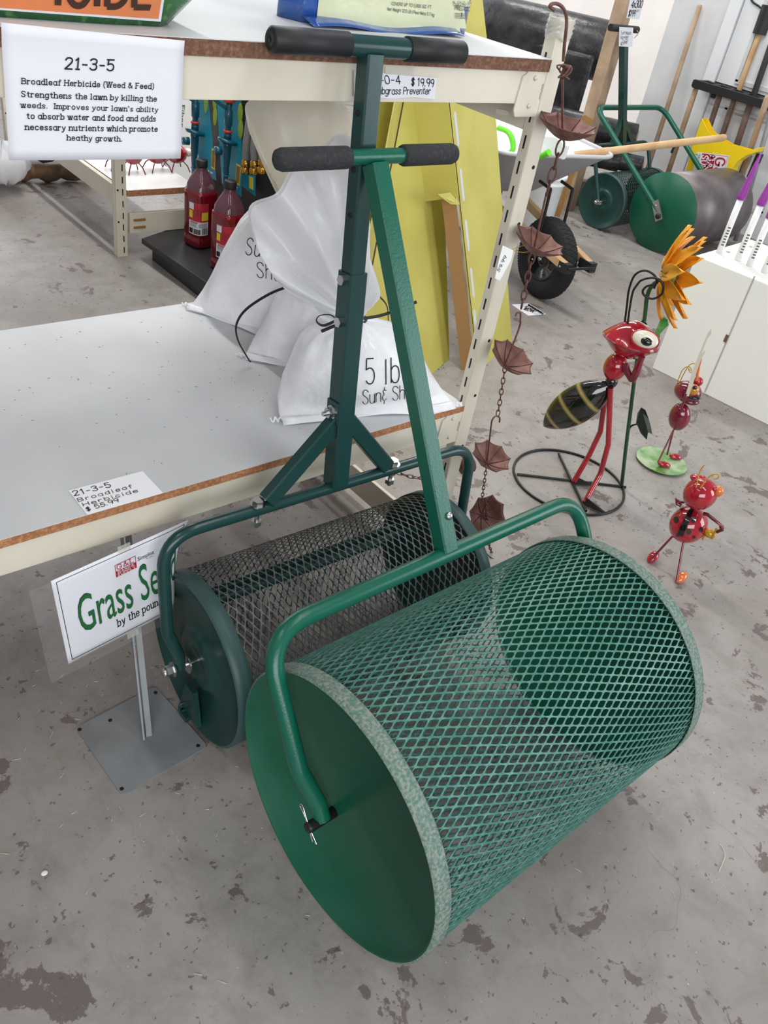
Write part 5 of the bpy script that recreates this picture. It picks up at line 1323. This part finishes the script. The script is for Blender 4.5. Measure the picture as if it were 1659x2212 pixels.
for s, a, b, h in (('Turf Mulch', (1341,74), (1363,75), (1341,67)), ('Spreader', (1340,83), (1358,82), (1340,77)), ("2'x25'", (1343,91), (1357,91), (1343,84)), ('$219.99', (1341,98), (1354,95), (1341,92))):
    text_plane(m, s, py(*a,Yl), py(*b,Yl), py(*h,Yl), (0,-1,0), .08, jit=.2)
obj('handwriting', m, 'ink', t)
m = MB(); m.tube(crv([py(*q, Yk) for q in ((1376,66),(1379,72),(1374,78),(1370,82))], 5), .003, 6); obj('tie', m, 'zinc', t)

QS = (4.8113, 2.787, .0181, .2325, .70); DS = frame(QS); RS, LS = QS[3], QS[4]
t = thing('lawn_roller', DS(LS/2,0,-RS), 'solid steel lawn roller with green end disc and folded tube handle in the background', 'roller')
m = MB(); m.lathe([(0,.004),(RS-.004,.004),(RS-.004,LS),(RS-.02,LS+.004),(0,LS-.02)], DS(0,0,0), DS(1,0,0)-DS(0,0,0), 72); obj('drum', m, 'steel_drum', t)
m = MB(); m.lathe([(0,0),(RS-.001,0),(RS,.002),(RS,.010),(0,.010)], DS(-.004,0,0), DS(1,0,0)-DS(0,0,0), 72); obj('end_disc', m, 'green_panel', t)
pc = px(1288, 232, DS(-.04,0,0).x); dv = pc-DS(-.04,0,0); dv.x = 0; rS = dv.length; phS = math.atan2(dv.y, dv.z)
m = MB(); QYS = yoke(m, DS, RS, LS, phS, rS, .0165, .030, .030, .09); obj('tube_handle', m, 'green_paint', t)
m = MB(); b_ = DS(-.040, .012, .012); R_ = Matrix.Rotation(-.65, 3, 'X'); m.box(b_, (.012,.050,.12), R_); m.lathe([(0,0),(.017,0),(.017,.006),(0,.006)], b_+R_@V((-.006,0,-.035)), (-1,0,0), 18, mi=1); m.lathe([(0,0),(.006,0),(.006,.004),(0,.004)], b_+R_@V((-.006,0,.03)), (-1,0,0), 12, mi=0); obj('axle_plate', m, ['zinc', 'strap_black'], t)

# ================================================================== YELLOW SPREADER, TOOLS AND RACK AT THE WALL
XS = 5.58
t = thing('hand_spreader', (XS, 3.0, .35), 'yellow plastic scoop spreader with shop sticker behind the steel lawn roller', 'spreader')
out = [(1517,256),(1530,284),(1548,297),(1572,312),(1600,320),(1623,326),(1640,319),(1634,328),(1610,336),(1594,347),(1583,362),(1572,400),(1478,400),(1484,363),(1496,315)]
P = [px(*q, XS) for q in out]; top_out = [(1517,256),(1542,251),(1560,278),(1585,297),(1612,311),(1640,319)]
back = [p+V((.08,.005,0)) for p in P]
m = MB(); nP = len(P)
m.add(P+back, [tuple(range(nP)), tuple(range(nP, 2*nP))[::-1]]+[(i,(i+1)%nP,nP+(i+1)%nP,nP+i) for i in range(6, nP)], 0, False)
m.add([P[0], back[0], back[nP-1], P[nP-1]], [(0,1,2,3)], 0, False)
hop = obj('hopper', m, 'spreader_yellow', t, solid=.004)
m = MB(); Xl = XS-.004
m.add([px(*q, Xl) for q in ((1504,328),(1575,336),(1559,418),(1489,408))], [(0,1,2,3)], 0, False)
Xm = Xl-.001
m.add([px(*q, Xm) for q in ((1517,332),(1545.5,335),(1530,412),(1502,408))], [(0,1,2,3)], 1, False)
for a, b in (((1517,331.6),(1572,338)),((1572,338),(1557,412))): ribbon(m, [px(*a,Xm), px(*b,Xm)], [V((-1,0,0))]*2, .002, 1)
Xn = Xl-.002; nn = (-1,0,0)
text_plane(m, 'G&L', px(1547,341,Xn), px(1536,397,Xn), px(1567,343,Xn), nn, .16, True, 1)
text_plane(m, 'BARK&', px(1532,336,Xn), px(1518,408,Xn), px(1544,338,Xn), nn, .17, True, 0)
text_plane(m, 'SUPPLY', px(1517,335,Xn), px(1505,398,Xn), px(1530,337,Xn), nn, .17, True, 0)
text_plane(m, '253-', px(1505,332,Xn), px(1500,354,Xn), px(1513,333,Xn), nn, .10, True, 2)
obj('sticker', m, ['paper', 'logo_red', 'ink_grey'], hop)

XT = 5.86
t = thing('tool_rack', (XT, 3.2, 0), 'black plastic long-handled tool rack against the white wall', 'rack')
a, b = px(1499,180,XT-.1), px(1662,229,XT-.1); zc = (a.z+b.z)/2; th_ = .052
yl, yr = a.y, b.y-.12
m = MB(); ym, yw = (yl+yr)/2, yl-yr
for xx in (XT-.1, XT+.115): m.box((xx, ym, zc), (.022, yw, th_))
for k in range(7): m.box((XT, yr+yw*k/6, zc), (.20, .03, th_*.8))
m.box((XT+.06, ym, zc), (.03, yw, th_*.8)); obj('top_tray', m, 'black_plastic', t, bevel=.003)
for yy in (yl-.06, yr+.06): m = MB(); m.box((XT+.12, yy, zc-.03), (.05,.03,.09)); obj('wall_bracket', m, 'black_plastic', t)
def handle(label, u1, v1, u2, v2, x1, x2, r, mt, grip=None, ext=0.0):
    p, q = px(u1, v1, x1), px(u2, v2, x2); d = (q-p).normalized(); q = q+d*ext
    if q.z < .012: q = p+(q-p)*((p.z-.012)/(p.z-q.z))
    t = thing('long_handled_tool', V((q.x, q.y, max(q.z-.01, 0))), label, 'tool', 'long-handled tools by the wall')
    ln = (p-q).length; m = MB(); m.lathe([(0,0),(r,.0),(r,ln-r),(r*.8,ln-r*.3),(0,ln)], q, (p-q), 16); obj('shaft', m, mt, t)
    if grip:
        g0, g1 = px(*grip[0], x1+(x2-x1)*grip[3]), px(*grip[1], x1+(x2-x1)*grip[3]); m = MB(); m.tube([g0, g1], grip[2], 14); obj('sleeve', m, 'black_plastic', t)
    return t
handle('pale wooden handle leaning against the wall left of the tool rack', 1513, 9, 1400, 361, 5.97, 5.76, .017, 'wood_handle', ext=.35)
handle('grey-brown handle with black sleeve in the left end of the tool rack', 1505, 186, 1462, 316, 5.80, 5.78, .019, 'wood_handle', ((1460,317),(1454,331),.021,1.0), ext=.25)
handle('dark brown handle, second from the left under the tool rack', 1557, 200, 1536, 264, 5.80, 5.80, .019, 'wood_dark', ext=.55)
handle('reddish brown handle behind the yellow spreader, third from the left', 1588, 209, 1562, 285, 5.80, 5.80, .017, 'wood_dark', ext=.5)
handle('thick dark handle, fourth from the left, running down behind the spreader spout', 1622, 219, 1596, 300, 5.80, 5.80, .021, 'wood_dark', ((1618,335),(1602,376),.023,1.0), ext=.45)
handle('light wooden handle at the right end of the tool rack', 1660, 205, 1626, 308, 5.69, 5.72, .020, 'wood_handle', ext=.5)
handle('pale handle with black grip rising above the tool rack', 1652, 40, 1598, 190, 5.96, 5.93, .018, 'wood_pale', ((1662,12),(1640,74),.045,.15), ext=.9)
handle('charcoal handle rising above the tool rack at the photo edge', 1668, 90, 1630, 200, 5.95, 5.92, .020, 'black_plastic', ext=.9)
handle('grey metal tool shaft with dark socket at the right edge behind the purple-topped sticks', 1668, 240, 1643, 328, 5.70, 5.70, .016, 'steel_plate', ((1642,332),(1620,384),.024,1.0), ext=.75)
m = MB(); P = [px(*q, 5.96) for q in ((1622,-6),(1626,4),(1640,14),(1650,24),(1653,34))]; m.tube(crv(P, 6), .006, 6); o = obj('wall_cord', m, 'strap_black'); tag(o, 'dark curved cord on the wall above the tool rack', 'cord')

# ================================================================== WHITE DISPLAY BOX WITH PURPLE-TIPPED STICKS
B0, B1 = pz(1408, 795), pz(1635, 907); HB = onl(1505, 552, B0, (0,0,1)).z
be = (B1-B0).normalized(); bn = V((-be.y, be.x, 0)); bn = bn if bn.x > 0 else -bn
blen = .80
t = thing('display_box', B0+be*.3+bn*.3, 'glossy white display box holding purple-topped sticks at the right edge', 'display box')
C4 = [B0, B0+be*blen, B0+be*blen+bn*.55, B0+bn*.55]
m = MB(); m.prism([p+V((0,0,.0)) for p in C4], (0,0,HB)); bx_ = obj('carcass', m, 'white_panel', t, bevel=.004)
s0 = onp(1523, 846, B0, bn); s1 = onp(1630, 598, B0, bn)
m = MB(); ribbon(m, [s0-bn*.0012, s0.lerp(s1,.5)-bn*.0012, s1-bn*.0012], [-bn]*3, .006); obj('seam', m, 'grey_seam', bx_)
k0 = onp(1569, 731, B0, bn); m = MB(); m.bar(k0-bn*.002-V((0,0,.016)), k0-bn*.002+V((0,0,.016)), .012, .004, bn); obj('catch', m, 'wood_dark', bx_)
def stick(u, v, vt, label):
    p = pz(u, v, HB+.0008); t = thing('plant_stake', p, label, 'stake', 'purple-topped stakes in the white box')
    zt2 = onl(u+.45*(v-vt), vt, p, (0,0,1)).z; ln = zt2-p.z
    m = MB(); m.lathe([(0,0),(.0135,0),(.0135,ln),(0,ln)], p, (0,0,1), 20); tb_ = obj('tube', m, 'stick_white', t)
    m = MB()
    for k in range(7):
        aa = math.atan2(-.55, -.83); 
        m.grid(lambda a, b: p+V((.0140*cos(aa+(a-.5)*.9), .0140*sin(aa+(a-.5)*.9), .035+.012*k+.006*b)), 4, 1)
    obj('code_print', m, 'ink_grey', tb_)
    m = MB(); ptop = p+V((0,0,ln))
    m.lathe([(0,-.004),(.017,-.004),(.018,.01),(.014,.05),(.011,.09),(.010,.12),(.004,.17),(0,.18)], ptop, (.04,-.02,1), 18); obj('bud', m, 'purple', t)
    return t
stick(1553, 546, 430, 'white stake with purple bud at the left corner of the white box')
stick(1593, 562, 442, 'second purple-budded white stake from the left on the white box')
stick(1618, 574, 470, 'third purple-budded white stake, beside the printed bar code')
stick(1650, 588, 480, 'purple-budded white stake nearest the right photo edge')
m = MB()
for u, v in ((1573,544),(1622,533)): m.lathe([(0,0),(.009,0),(.009,.0008),(0,.0008)], pz(u, v, HB+.001), (0,0,1), 14)
obj('stake_hole', m, 'grey_seam', bx_)
# ================================================================== GARDEN SCULPTURES
class View:
    """plane facing the room through a foot point; r: to the right, n: away"""
    def __init__(s, c):
        s.c = V((c[0], c[1], 0)); s.n = s.c.normalized(); s.r = V((s.n.y, -s.n.x, 0))
    def p(s, u, v, o=0.0): return onp(u, v, s.c+s.n*o, s.n)
    def k(s): return (s.c-CAM).dot(V(RC[2]))/FPX     # metres per pixel, roughly
def orient(ax, n):
    """rotation taking local x to ax, y to n"""
    x = V(ax).normalized(); z = x.cross(V(n)).normalized(); y = z.cross(x); return Matrix((x, y, z)).transposed()
# ---- tall ant with sunflower
rc_ = [pz(*q) for q in ((1112,1020),(1205,978),(1355,1060),(1240,1110))]
cx = sum(p.x for p in rc_)/4; cy = sum(p.y for p in rc_)/4
AV = View((cx, cy)); RA = sum((p-V((cx,cy,0))).length for p in rc_)/4; c = V((cx, cy, .0045))
t = thing('ant_sculpture', (cx, cy, 0), 'tall glossy red metal ant with striped black abdomen and sunflower on a ring stand', 'garden sculpture')
m = MB(); m.tube([c+V((RA*cos(2*pi*k/72), RA*sin(2*pi*k/72), 0)) for k in range(72)], .0045, 8, closed=True)
m.tube([pz(1117,1024,.005), pz(1352,1052,.005)], .0045, 8); m.tube([pz(1207,980,.008), pz(1266,1104,.008)], .0045, 8); obj('ring_base', m, 'black_rod', t)
p = AV.p
# stripes are paint: a banded material along the abdomen
def banded(name, base, band, stops, axis, ctr, half):
    m_ = bpy.data.materials.new(name); m_.use_nodes = True; nt = m_.node_tree; b = nt.nodes['Principled BSDF']; b.inputs['Roughness'].default_value = .1; b.inputs['Coat Weight'].default_value = .8
    tc = nt.nodes.new('ShaderNodeTexCoord'); sp = nt.nodes.new('ShaderNodeVectorMath'); sp.operation = 'DOT_PRODUCT'; sp.inputs[1].default_value = axis
    nt.links.new(tc.outputs['Object'], sp.inputs[0]); r = nt.nodes.new('ShaderNodeValToRGB'); mr = nt.nodes.new('ShaderNodeMapRange')
    mr.inputs['From Min'].default_value = ctr-half; mr.inputs['From Max'].default_value = ctr+half
    nt.links.new(sp.outputs['Value'], mr.inputs[0]); nt.links.new(mr.outputs[0], r.inputs[0])
    e = r.color_ramp.elements; e[0].position = 0; e[0].color = (*lin(base), 1); e[1].position = 1; e[1].color = (*lin(base), 1)
    for s in stops:
        for q, cc in ((s-.035, base), (s, band), (s+.035, base)): k = e.new(q); k.color = (*lin(cc), 1)
    nt.links.new(r.outputs[0], b.inputs['Base Color']); MATS[name] = m_
a0, a1 = p(1174,921), p(1322,826); ax = (a1-a0).normalized(); La = (a1-a0).length/2; ac = (a0+a1)/2
zoff = V((0,0,0))
m = MB(); R_ = orient(ax, AV.n); vs = []; nu, nv = 40, 36; fs = []
for j in range(nv+1):
    s = -1+2*j/nv; w_ = (max(0, 1-abs(s)**2.0))**.75
    for i in range(nu):
        a = 2*pi*i/nu; cz = sin(a); cyy = cos(a); vs.append(ac+R_ @ V((s*La, .042*w_*cyy, .064*w_*cz)))
for j in range(nv):
    for i in range(nu): fs.append((j*nu+i, j*nu+(i+1)%nu, (j+1)*nu+(i+1)%nu, (j+1)*nu+i))
m.add(vs, fs, 0, True)
lo_ = V(((min(v.x for v in vs)+max(v.x for v in vs))/2, (min(v.y for v in vs)+max(v.y for v in vs))/2, min(v.z for v in vs)))
banded('ant_stripes', (22,24,18), (164,146,78), (.16,.42,.68), tuple(ax), (ac-lo_).dot(ax), La)
ab = obj('abdomen', m, 'ant_stripes', t)
m = MB(); m.ell(p(1329,793), (.037,.037,.045)); th = obj('thorax', m, 'red_gloss', t)
m = MB(); m.ell(p(1321,824), (.020,.020,.022)); obj('waist', m, 'black_gloss', t)
h0, h1 = p(1304,716), p(1423,754); ax = (h1-h0).normalized(); Lh = (h1-h0).length/2; hc = (h0+h1)/2; RH = orient(ax, AV.n); hup = RH @ V((0,0,1)); hup = hup if hup.z > 0 else -hup
m = MB(); vs = []; fs = []
for j in range(25):
    f = j/24*pi; 
    for i in range(36):
        a = 2*pi*i/36; r = sin(f)**1.0; zz = cos(f)
        vs.append(hc+ax*(Lh*cos(a)*r)+AV.n*(Lh*.80*sin(a)*r)+hup*(.060*math.copysign(1-r**1.9, zz)))
for j in range(24):
    for i in range(36): fs.append((j*36+i, j*36+(i+1)%36, (j+1)*36+(i+1)%36, (j+1)*36+i))
m.add(vs, fs, 0, True); hd = obj('head', m, 'red_gloss', t)
m = MB(); m.tube([hc+ax*(Lh*1.005*cos(2*pi*k/48))+AV.n*(Lh*.805*sin(2*pi*k/48))-hup*.002 for k in range(48)], .0022, 6, closed=True); obj('seam', m, 'red_dark', hd)
for (u, v, o, sc) in ((1394,734,-.072,1.0), (1378,709,.035,.95)):
    e0 = p(u, v, o); d_ = (ax*.5+hup*.55+AV.n*(-.75 if o < 0 else .5)).normalized(); RE = orient(ax-AV.n*.15, d_)
    m = MB(); m.ell(e0, (.040*sc, .021, .027*sc), RE); m.tube([e0+RE @ V((.0405*sc*cos(2*pi*k/32), .002, .0275*sc*sin(2*pi*k/32))) for k in range(32)], .0035, 6, closed=True, mi=1); ey = obj('eye', m, ['eye_white', 'red_gloss'], hd)
    m = MB(); m.ell(e0+RE @ V((.006, .012, .008)), (.019*sc, .0125, .013*sc), RE); obj('pupil', m, 'black_gloss', ey) if False else obj('pupil', m, 'black_gloss', t)
Z6 = lambda x, y: (960+x/2.373, 560+y/2.373)
for pts, o in (([(922,340),(935,240),(945,160),(970,90),(1005,62),(1040,60),(1075,82),(1088,110),(1075,150)], .012), ([(938,340),(950,250),(965,170),(985,135),(1010,108),(1060,95),(1100,105),(1122,140),(1112,180),(1070,202),(1030,190),(1016,165),(1035,140),(1070,130)], -.012)):
    m = MB(); m.tube(crv([p(*Z6(*q), o) for q in pts], 6), .0034, 7); obj('antenna', m, 'black_rod', t)
m = MB(); m.tube(crv([p(1349,786,-.02), p(1357,806,-.03), p(1366,822,-.04)], 4), [.011,.012,.012,.012,.012,.011,.011,.011,.010][:9], 10)
m.tube([p(1366,822,-.04), p(1373,808,-.045), p(1384,778,-.045), p(1388,770,-.045)], [.011,.012,.010,.009], 10); obj('arm', m, 'red_dark', t)
for pts, o, ft in (([(1319,838),(1318,851),(1314,960),(1297,1023),(1266,1086)], -.02, [(1263,1086),(1280,1092),(1307,1108)]), ([(1311,838),(1308,851),(1297,932),(1274,981),(1242,1040)], .02, [(1240,1040),(1252,1040),(1276,1047)])):
    base = pz(*ft[0], .012); P = [p(*q, o) for q in pts[:-1]]+[base]
    m = MB(); m.tube(fillet(P, .02, 5), .0092, 10); obj('leg', m, 'red_gloss', t)
    e = pz(*ft[2], .006); m = MB(); d_ = (e-base); s_ = V((-d_.y, d_.x, 0)).normalized()*.010
    m.add([base+V((0,0,.022)), base-s_-V((0,0,.004)), base+s_-V((0,0,.004)), e+V((0,0,.004)), e-s_*.7, e+s_*.7], [(0,1,4,3),(0,3,5,2),(1,2,5,4),(0,2,1),(3,4,5)], 0, False); obj('foot', m, 'black_rod', t)
st = [pz(1343,1048,.01)]+[p(*q, .06) for q in ((1353,960),(1363,880),(1376,780),(1392,690),(1397,645),(1405,622),(1420,608),(1442,600))]
m = MB(); m.tube(crv(st, 5), .0065, 9); obj('flower_stem', m, 'stem_green', t)
m = MB(); P = [p(1358,930,.06), p(1364,920,.06), p(1376,916,.06)]; m.tube(crv(P, 4), .003, 6); obj('leaf_stalk', m, 'black_rod', t)
m = MB(); q = [(1374,913),(1377,893),(1385,880),(1394,886),(1401,904),(1406,922),(1409,938),(1400,934),(1397,950),(1384,936)]
fan_ = [p(*k, .06+.012*sin(i*1.7)) for i, k in enumerate(q)]; m.prism(fan_, AV.n*.0015); m.ell(p(1378,916,.055), (.003,.003,.003), nu=10, nv=6); obj('leaf', m, 'leaf_dark', t)
m = MB(); q = [(1412,742),(1416,716),(1424,696),(1434,686),(1442,690),(1444,702),(1434,712),(1426,722),(1424,740)]
m.prism([p(*k, .07) for k in q], AV.n*.003); obj('leaf', m, 'leaf_green', t)
# sunflower seen from behind its edge
fc = p(1452, 596, .06); fa = (AV.r*.97+AV.n*.12+V((0,0,.10))).normalized(); fu = fa.orthogonal().normalized(); fw = fa.cross(fu)
kpx = AV.k()
ring = 0
for lay, (npet, ln, wd, back, ph) in enumerate(((12, .128, .050, .022, 0), (11, .100, .048, -.012, .26))):
    for k in range(npet):
        a = 2*pi*k/npet+ph; d_ = fu*cos(a)+fw*sin(a); s_ = fa.cross(d_)
        m = MB()
        def pet(u, v, d_=d_, s_=s_):
            r = .02+ln*v; w_ = wd*(sin(pi*min(1, .12+v*.88))**.75)*.5; x = (u-.5)*2
            return fc+d_*r+s_*(w_*x)+fa*(-back*1.0+.055*v**1.5-.012*x*x+.02*v*(1 if lay == 0 else .4)*sin(k*2.3))
        m.grid(pet, 4, 9); obj('petal', m, 'petal', t, solid=.001)
m = MB(); m.lathe([(0,-.03),(.012,-.028),(.03,-.016),(.05,.002),(.045,.008),(0,.010)], fc, fa, 28); obj('flower_cup', m, 'petal_green', t)

# ---- small ant on a green leaf disc
lc = (pz(1375,995)+pz(1478,1005))/2; SV = View((lc.x+.02, lc.y-.0)); p = SV.p
t = thing('ant_sculpture', (lc.x, lc.y, 0), 'small dark red metal ant holding a white feather on a green leaf disc', 'garden sculpture')
Rl = (pz(1375,995)-pz(1478,1005)).length/2
m = MB(); m.lathe([(0,.002),(Rl*.6,.003),(Rl*.9,.006),(Rl,.010),(Rl,.012),(Rl*.9,.009),(Rl*.6,.006),(0,.005)], V((lc.x, lc.y, 0)), (0,0,1), 56); obj('leaf_disc', m, 'leaf_pale', t)
ft = [pz(1421,1000,.02), pz(1441,982,.02)]; hip = p(1455, 929)
for f in ft: m = MB(); m.tube([f, hip], .0034, 8); obj('leg', m, 'red_dark', t)
for (u, v), f in (((1433,1003), ft[0]), ((1457,986), ft[1])):
    e = pz(u, v, .016); d_ = e-f; m = MB(); m.ell(e+d_*.15, (.027,.013,.012), orient(d_, V((0,0,1)).cross(d_))); obj('foot', m, 'red_gloss', t)
k = SV.k(); bc = p(1468, 900); ba = (p(1476,872)-p(1461,928)).normalized()
m = MB(); m.ell(bc, (31*k, 20*k, 22*k), orient(ba, SV.n)); obj('body', m, 'red_dark', t)
hc = p(1486, 846); m = MB(); m.ell(hc, (28*k, 24*k, 22*k), orient(SV.r, SV.n)); m.ell(p(1489,862), (22*k,20*k,9*k), orient(SV.r-V((0,0,.0)), SV.n)); hd = obj('head', m, 'red_dark', t)
m = MB(); m.ell(p(1495,857,-.026), (17*k,9*k,4.5*k), orient(SV.r+V((0,0,.12)), SV.n)); obj('mouth', m, 'black_gloss', t)
m = MB(); m.ell(p(1498,842,-.030), (11.5*k,)*3); ey = obj('eye', m, 'eye_amber', t)
m = MB(); m.ell(p(1501,837,-.047), (4.5*k,)*3); obj('pupil', m, 'black_gloss', t)
m = MB(); m.ell(p(1508,824,.02), (10*k,)*3); obj('eye', m, 'red_gloss', t)
for pts in ([(1463,832),(1466,818),(1474,800),(1484,792),(1492,795),(1494,802)], [(1466,830),(1478,806),(1488,790),(1498,785),(1505,790),(1510,796),(1504,803)], [(1490,800),(1487,796),(1490,804),(1496,804)]):
    m = MB(); m.tube(crv([p(*q) for q in pts], 5), .0017, 6); obj('antenna', m, 'gold_wire', t)
m = MB(); m.tube([p(1472,880,-.035), p(1478,866,-.045), p(1482,850,-.05)], .005, 8); obj('arm', m, 'red_dark', t)
m = MB(); m.tube([p(1505,822,.0), p(1507,806,.0), p(1510,792,0), p(1515,775,0)], [.006,.005,.004,.003], 8); obj('arm', m, 'orange_gloss', t)
m = MB(); q = [(1480,856),(1487,832),(1494,806),(1503,782),(1514,755),(1522,735),(1530,718),(1537,711),(1536,722),(1528,732),(1523,745),(1516,765),(1522,756),(1524,760),(1514,778),(1506,800),(1498,826),(1488,856)]
m.prism([p(*a, -.052) for a in q], SV.n*.003); obj('feather', m, 'eye_white', t)

# ---- ladybug
f1, f2 = pz(1402,1213,.006), pz(1461,1258,.006); lc = (f1+f2)/2; LV = View((lc.x+.03, lc.y)); p = LV.p; k = LV.k()
t = thing('ladybug_sculpture', (lc.x, lc.y, 0), 'red spotted metal ladybug walking on thin legs nearest the front roller', 'garden sculpture')
for f, h, e in ((f1, (1456,1155), (1411,1203)), (f2, (1477,1166), (1472,1247))):
    m = MB(); m.tube([f, p(*h)], .0036, 8); obj('leg', m, 'red_dark', t)
    e_ = pz(*e, .016); m = MB(); m.ell(e_, (.024,.015,.014), orient(e_-f, V((0,0,1)).cross(e_-f))); obj('foot', m, 'orange_gloss' if e[0] > 1450 else 'red_gloss', t)
bc = p(1487, 1133); rb = 41*k; m = MB(); m.ell(bc, (rb, rb*.9, rb*.98), nu=40, nv=28); bd = obj('body', m, 'red_gloss', t)
hc = p(1513, 1066, -.01); m = MB(); m.ell(hc, (37*k, 32*k, 34*k), nu=36, nv=24); hd = obj('head', m, 'red_gloss', t)
dr = Drape(bd)
def disc_on(mb, d, u, v, ru, rv, n=18, N=20):
    pts = []; cpt, nn = d.hit(u, v)
    for i in range(N):
        q, _ = d.hit(u+ru*cos(2*pi*i/N), v+rv*sin(2*pi*i/N))
        if q is None: return
        pts.append(q)
    mb.add([cpt]+pts, [(0, 1+i, 1+(i+1) % N) for i in range(N)], 0, False)
for u, v, ru, rv in ((1461,1123,5.5,7),(1498,1122,5,7.5),(1488,1149,5.5,5.5),(1514,1144,4.5,5.5),(1473,1099,4,3),(1499,1160,3.5,2.5)):
    m = MB(); disc_on(m, dr, u, v, ru, rv)
    if m.v: obj('spot', m, 'black_gloss', bd)
m = MB(); dr.patch(m, [(1490,1098),(1500,1098),(1476,1158),(1460,1158)], 0, 12); obj('wing_line', m, 'black_gloss', bd)
m = MB(); m.ell(p(1506,1033,.01), (14*k, 12*k, 8*k), orient(LV.r+V((0,0,.1)), LV.n)); m.ell(p(1518,1034,.0), (7*k,)*3); obj('eye', m, 'red_gloss', t)
m = MB(); m.ell(p(1551,1061,-.01), (10*k, 11*k, 12*k)); obj('eye', m, 'orange_gloss', t)
m = MB(); m.ell(p(1543,1056,-.02), (6*k,)*3); m.ell(p(1541,1066,-.02), (4*k,)*3); obj('eyelid', m, 'red_gloss', t)
for pts in ([(1499,1072),(1503,1055),(1508,1032),(1514,1015),(1519,1008),(1522,1004)], [(1501,1073),(1510,1060),(1524,1038),(1538,1026),(1550,1024),(1553,1029),(1549,1034),(1542,1034),(1538,1030)]):
    m = MB(); m.tube(crv([p(*q, -.045) for q in pts], 5), .0020, 6); obj('antenna', m, 'gold_wire', t)
m = MB(); m.tube([p(1522,1110,-.02), p(1528,1111,-.03), p(1561,1137,-.03), p(1560,1144,-.03), p(1548,1150,-.03)], [.006,.0055,.0045,.006,.004], 8); m.ell(p(1559,1139,-.03), (5*k,)*3); obj('arm', m, 'red_dark', t)
m = MB(); m.tube([p(1472,1092,.0), p(1463,1088,0), p(1461,1078,0), p(1468,1084,0), p(1479,1085,0)], [.006,.006,.005,.005,.004], 8); obj('arm', m, 'red_dark', t)
m = MB(); m.ell(p(1534,1152,-.01), (13*k, 9*k, 9*k), orient(LV.r-V((0,0,.3)), LV.n)); m.tube([p(1518,1166,-.01), p(1522,1156,-.01), p(1538,1163,-.02), p(1549,1140,-.03)], .0035, 7); obj('gold_tool', m, 'gold_wire', t)

# ================================================================== FLOOR LITTER
rnd = random.Random(21); m = MB()
for i in range(170):
    x = rnd.uniform(.05, 1.9); y = rnd.uniform(.1, 2.6); a = rnd.uniform(0, 6.28); L_ = rnd.uniform(.006, .018); w_ = .0006
    if i > 120: x, y = rnd.uniform(.25,.62), rnd.uniform(.75,1.35)
    d_ = V((cos(a), sin(a), 0)); s_ = V((-sin(a), cos(a), 0)); c = V((x, y, .0012))
    m.add([c-d_*L_/2-s_*w_, c+d_*L_/2-s_*w_*.4, c+d_*L_/2+s_*w_*.4, c-d_*L_/2+s_*w_, c+V((0,0,.001))], [(0,1,4),(1,2,4),(2,3,4),(3,0,4)], 0, False)
o = obj('floor_litter', m, 'straw'); tag(o, 'scattered straw bits and seed husks on the concrete floor', 'litter'); o['kind'] = 'stuff'
m = MB(); 
for i in range(150):
    x = rnd.uniform(.0, 1.35); y = rnd.uniform(1.22, 1.86); a = rnd.uniform(0, 6.28); L_ = rnd.uniform(.004, .010)
    d_ = V((cos(a), sin(a), 0)); s_ = V((-sin(a), cos(a), 0)); c = V((x, y, .5321))
    m.add([c-d_*L_/2, c+s_*.0007, c+d_*L_/2, c-s_*.0007, c+V((0,0,.0008))], [(0,1,4),(1,2,4),(2,3,4),(3,0,4)], 0, False)
o = obj('seed_litter', m, 'ink_grey'); tag(o, 'dark seed husks sprinkled over the lower shelf', 'litter'); o['kind'] = 'stuff'
m = MB(); P = [pz(*q, .002) for q in ((1553,1884),(1562,1862),(1566,1850),(1563,1836),(1556,1824))]; m.tube(crv(P, 6), .0008, 5); o = obj('straw', m, 'straw'); tag(o, 'single curved pale straw on the floor right of the front roller', 'straw')
m = MB(); m.ell(pz(96,1886,.002), (.006,.005,.002)); o = obj('paint_drop', m, 'white_panel'); tag(o, 'white splat on the floor at lower left', 'splat')
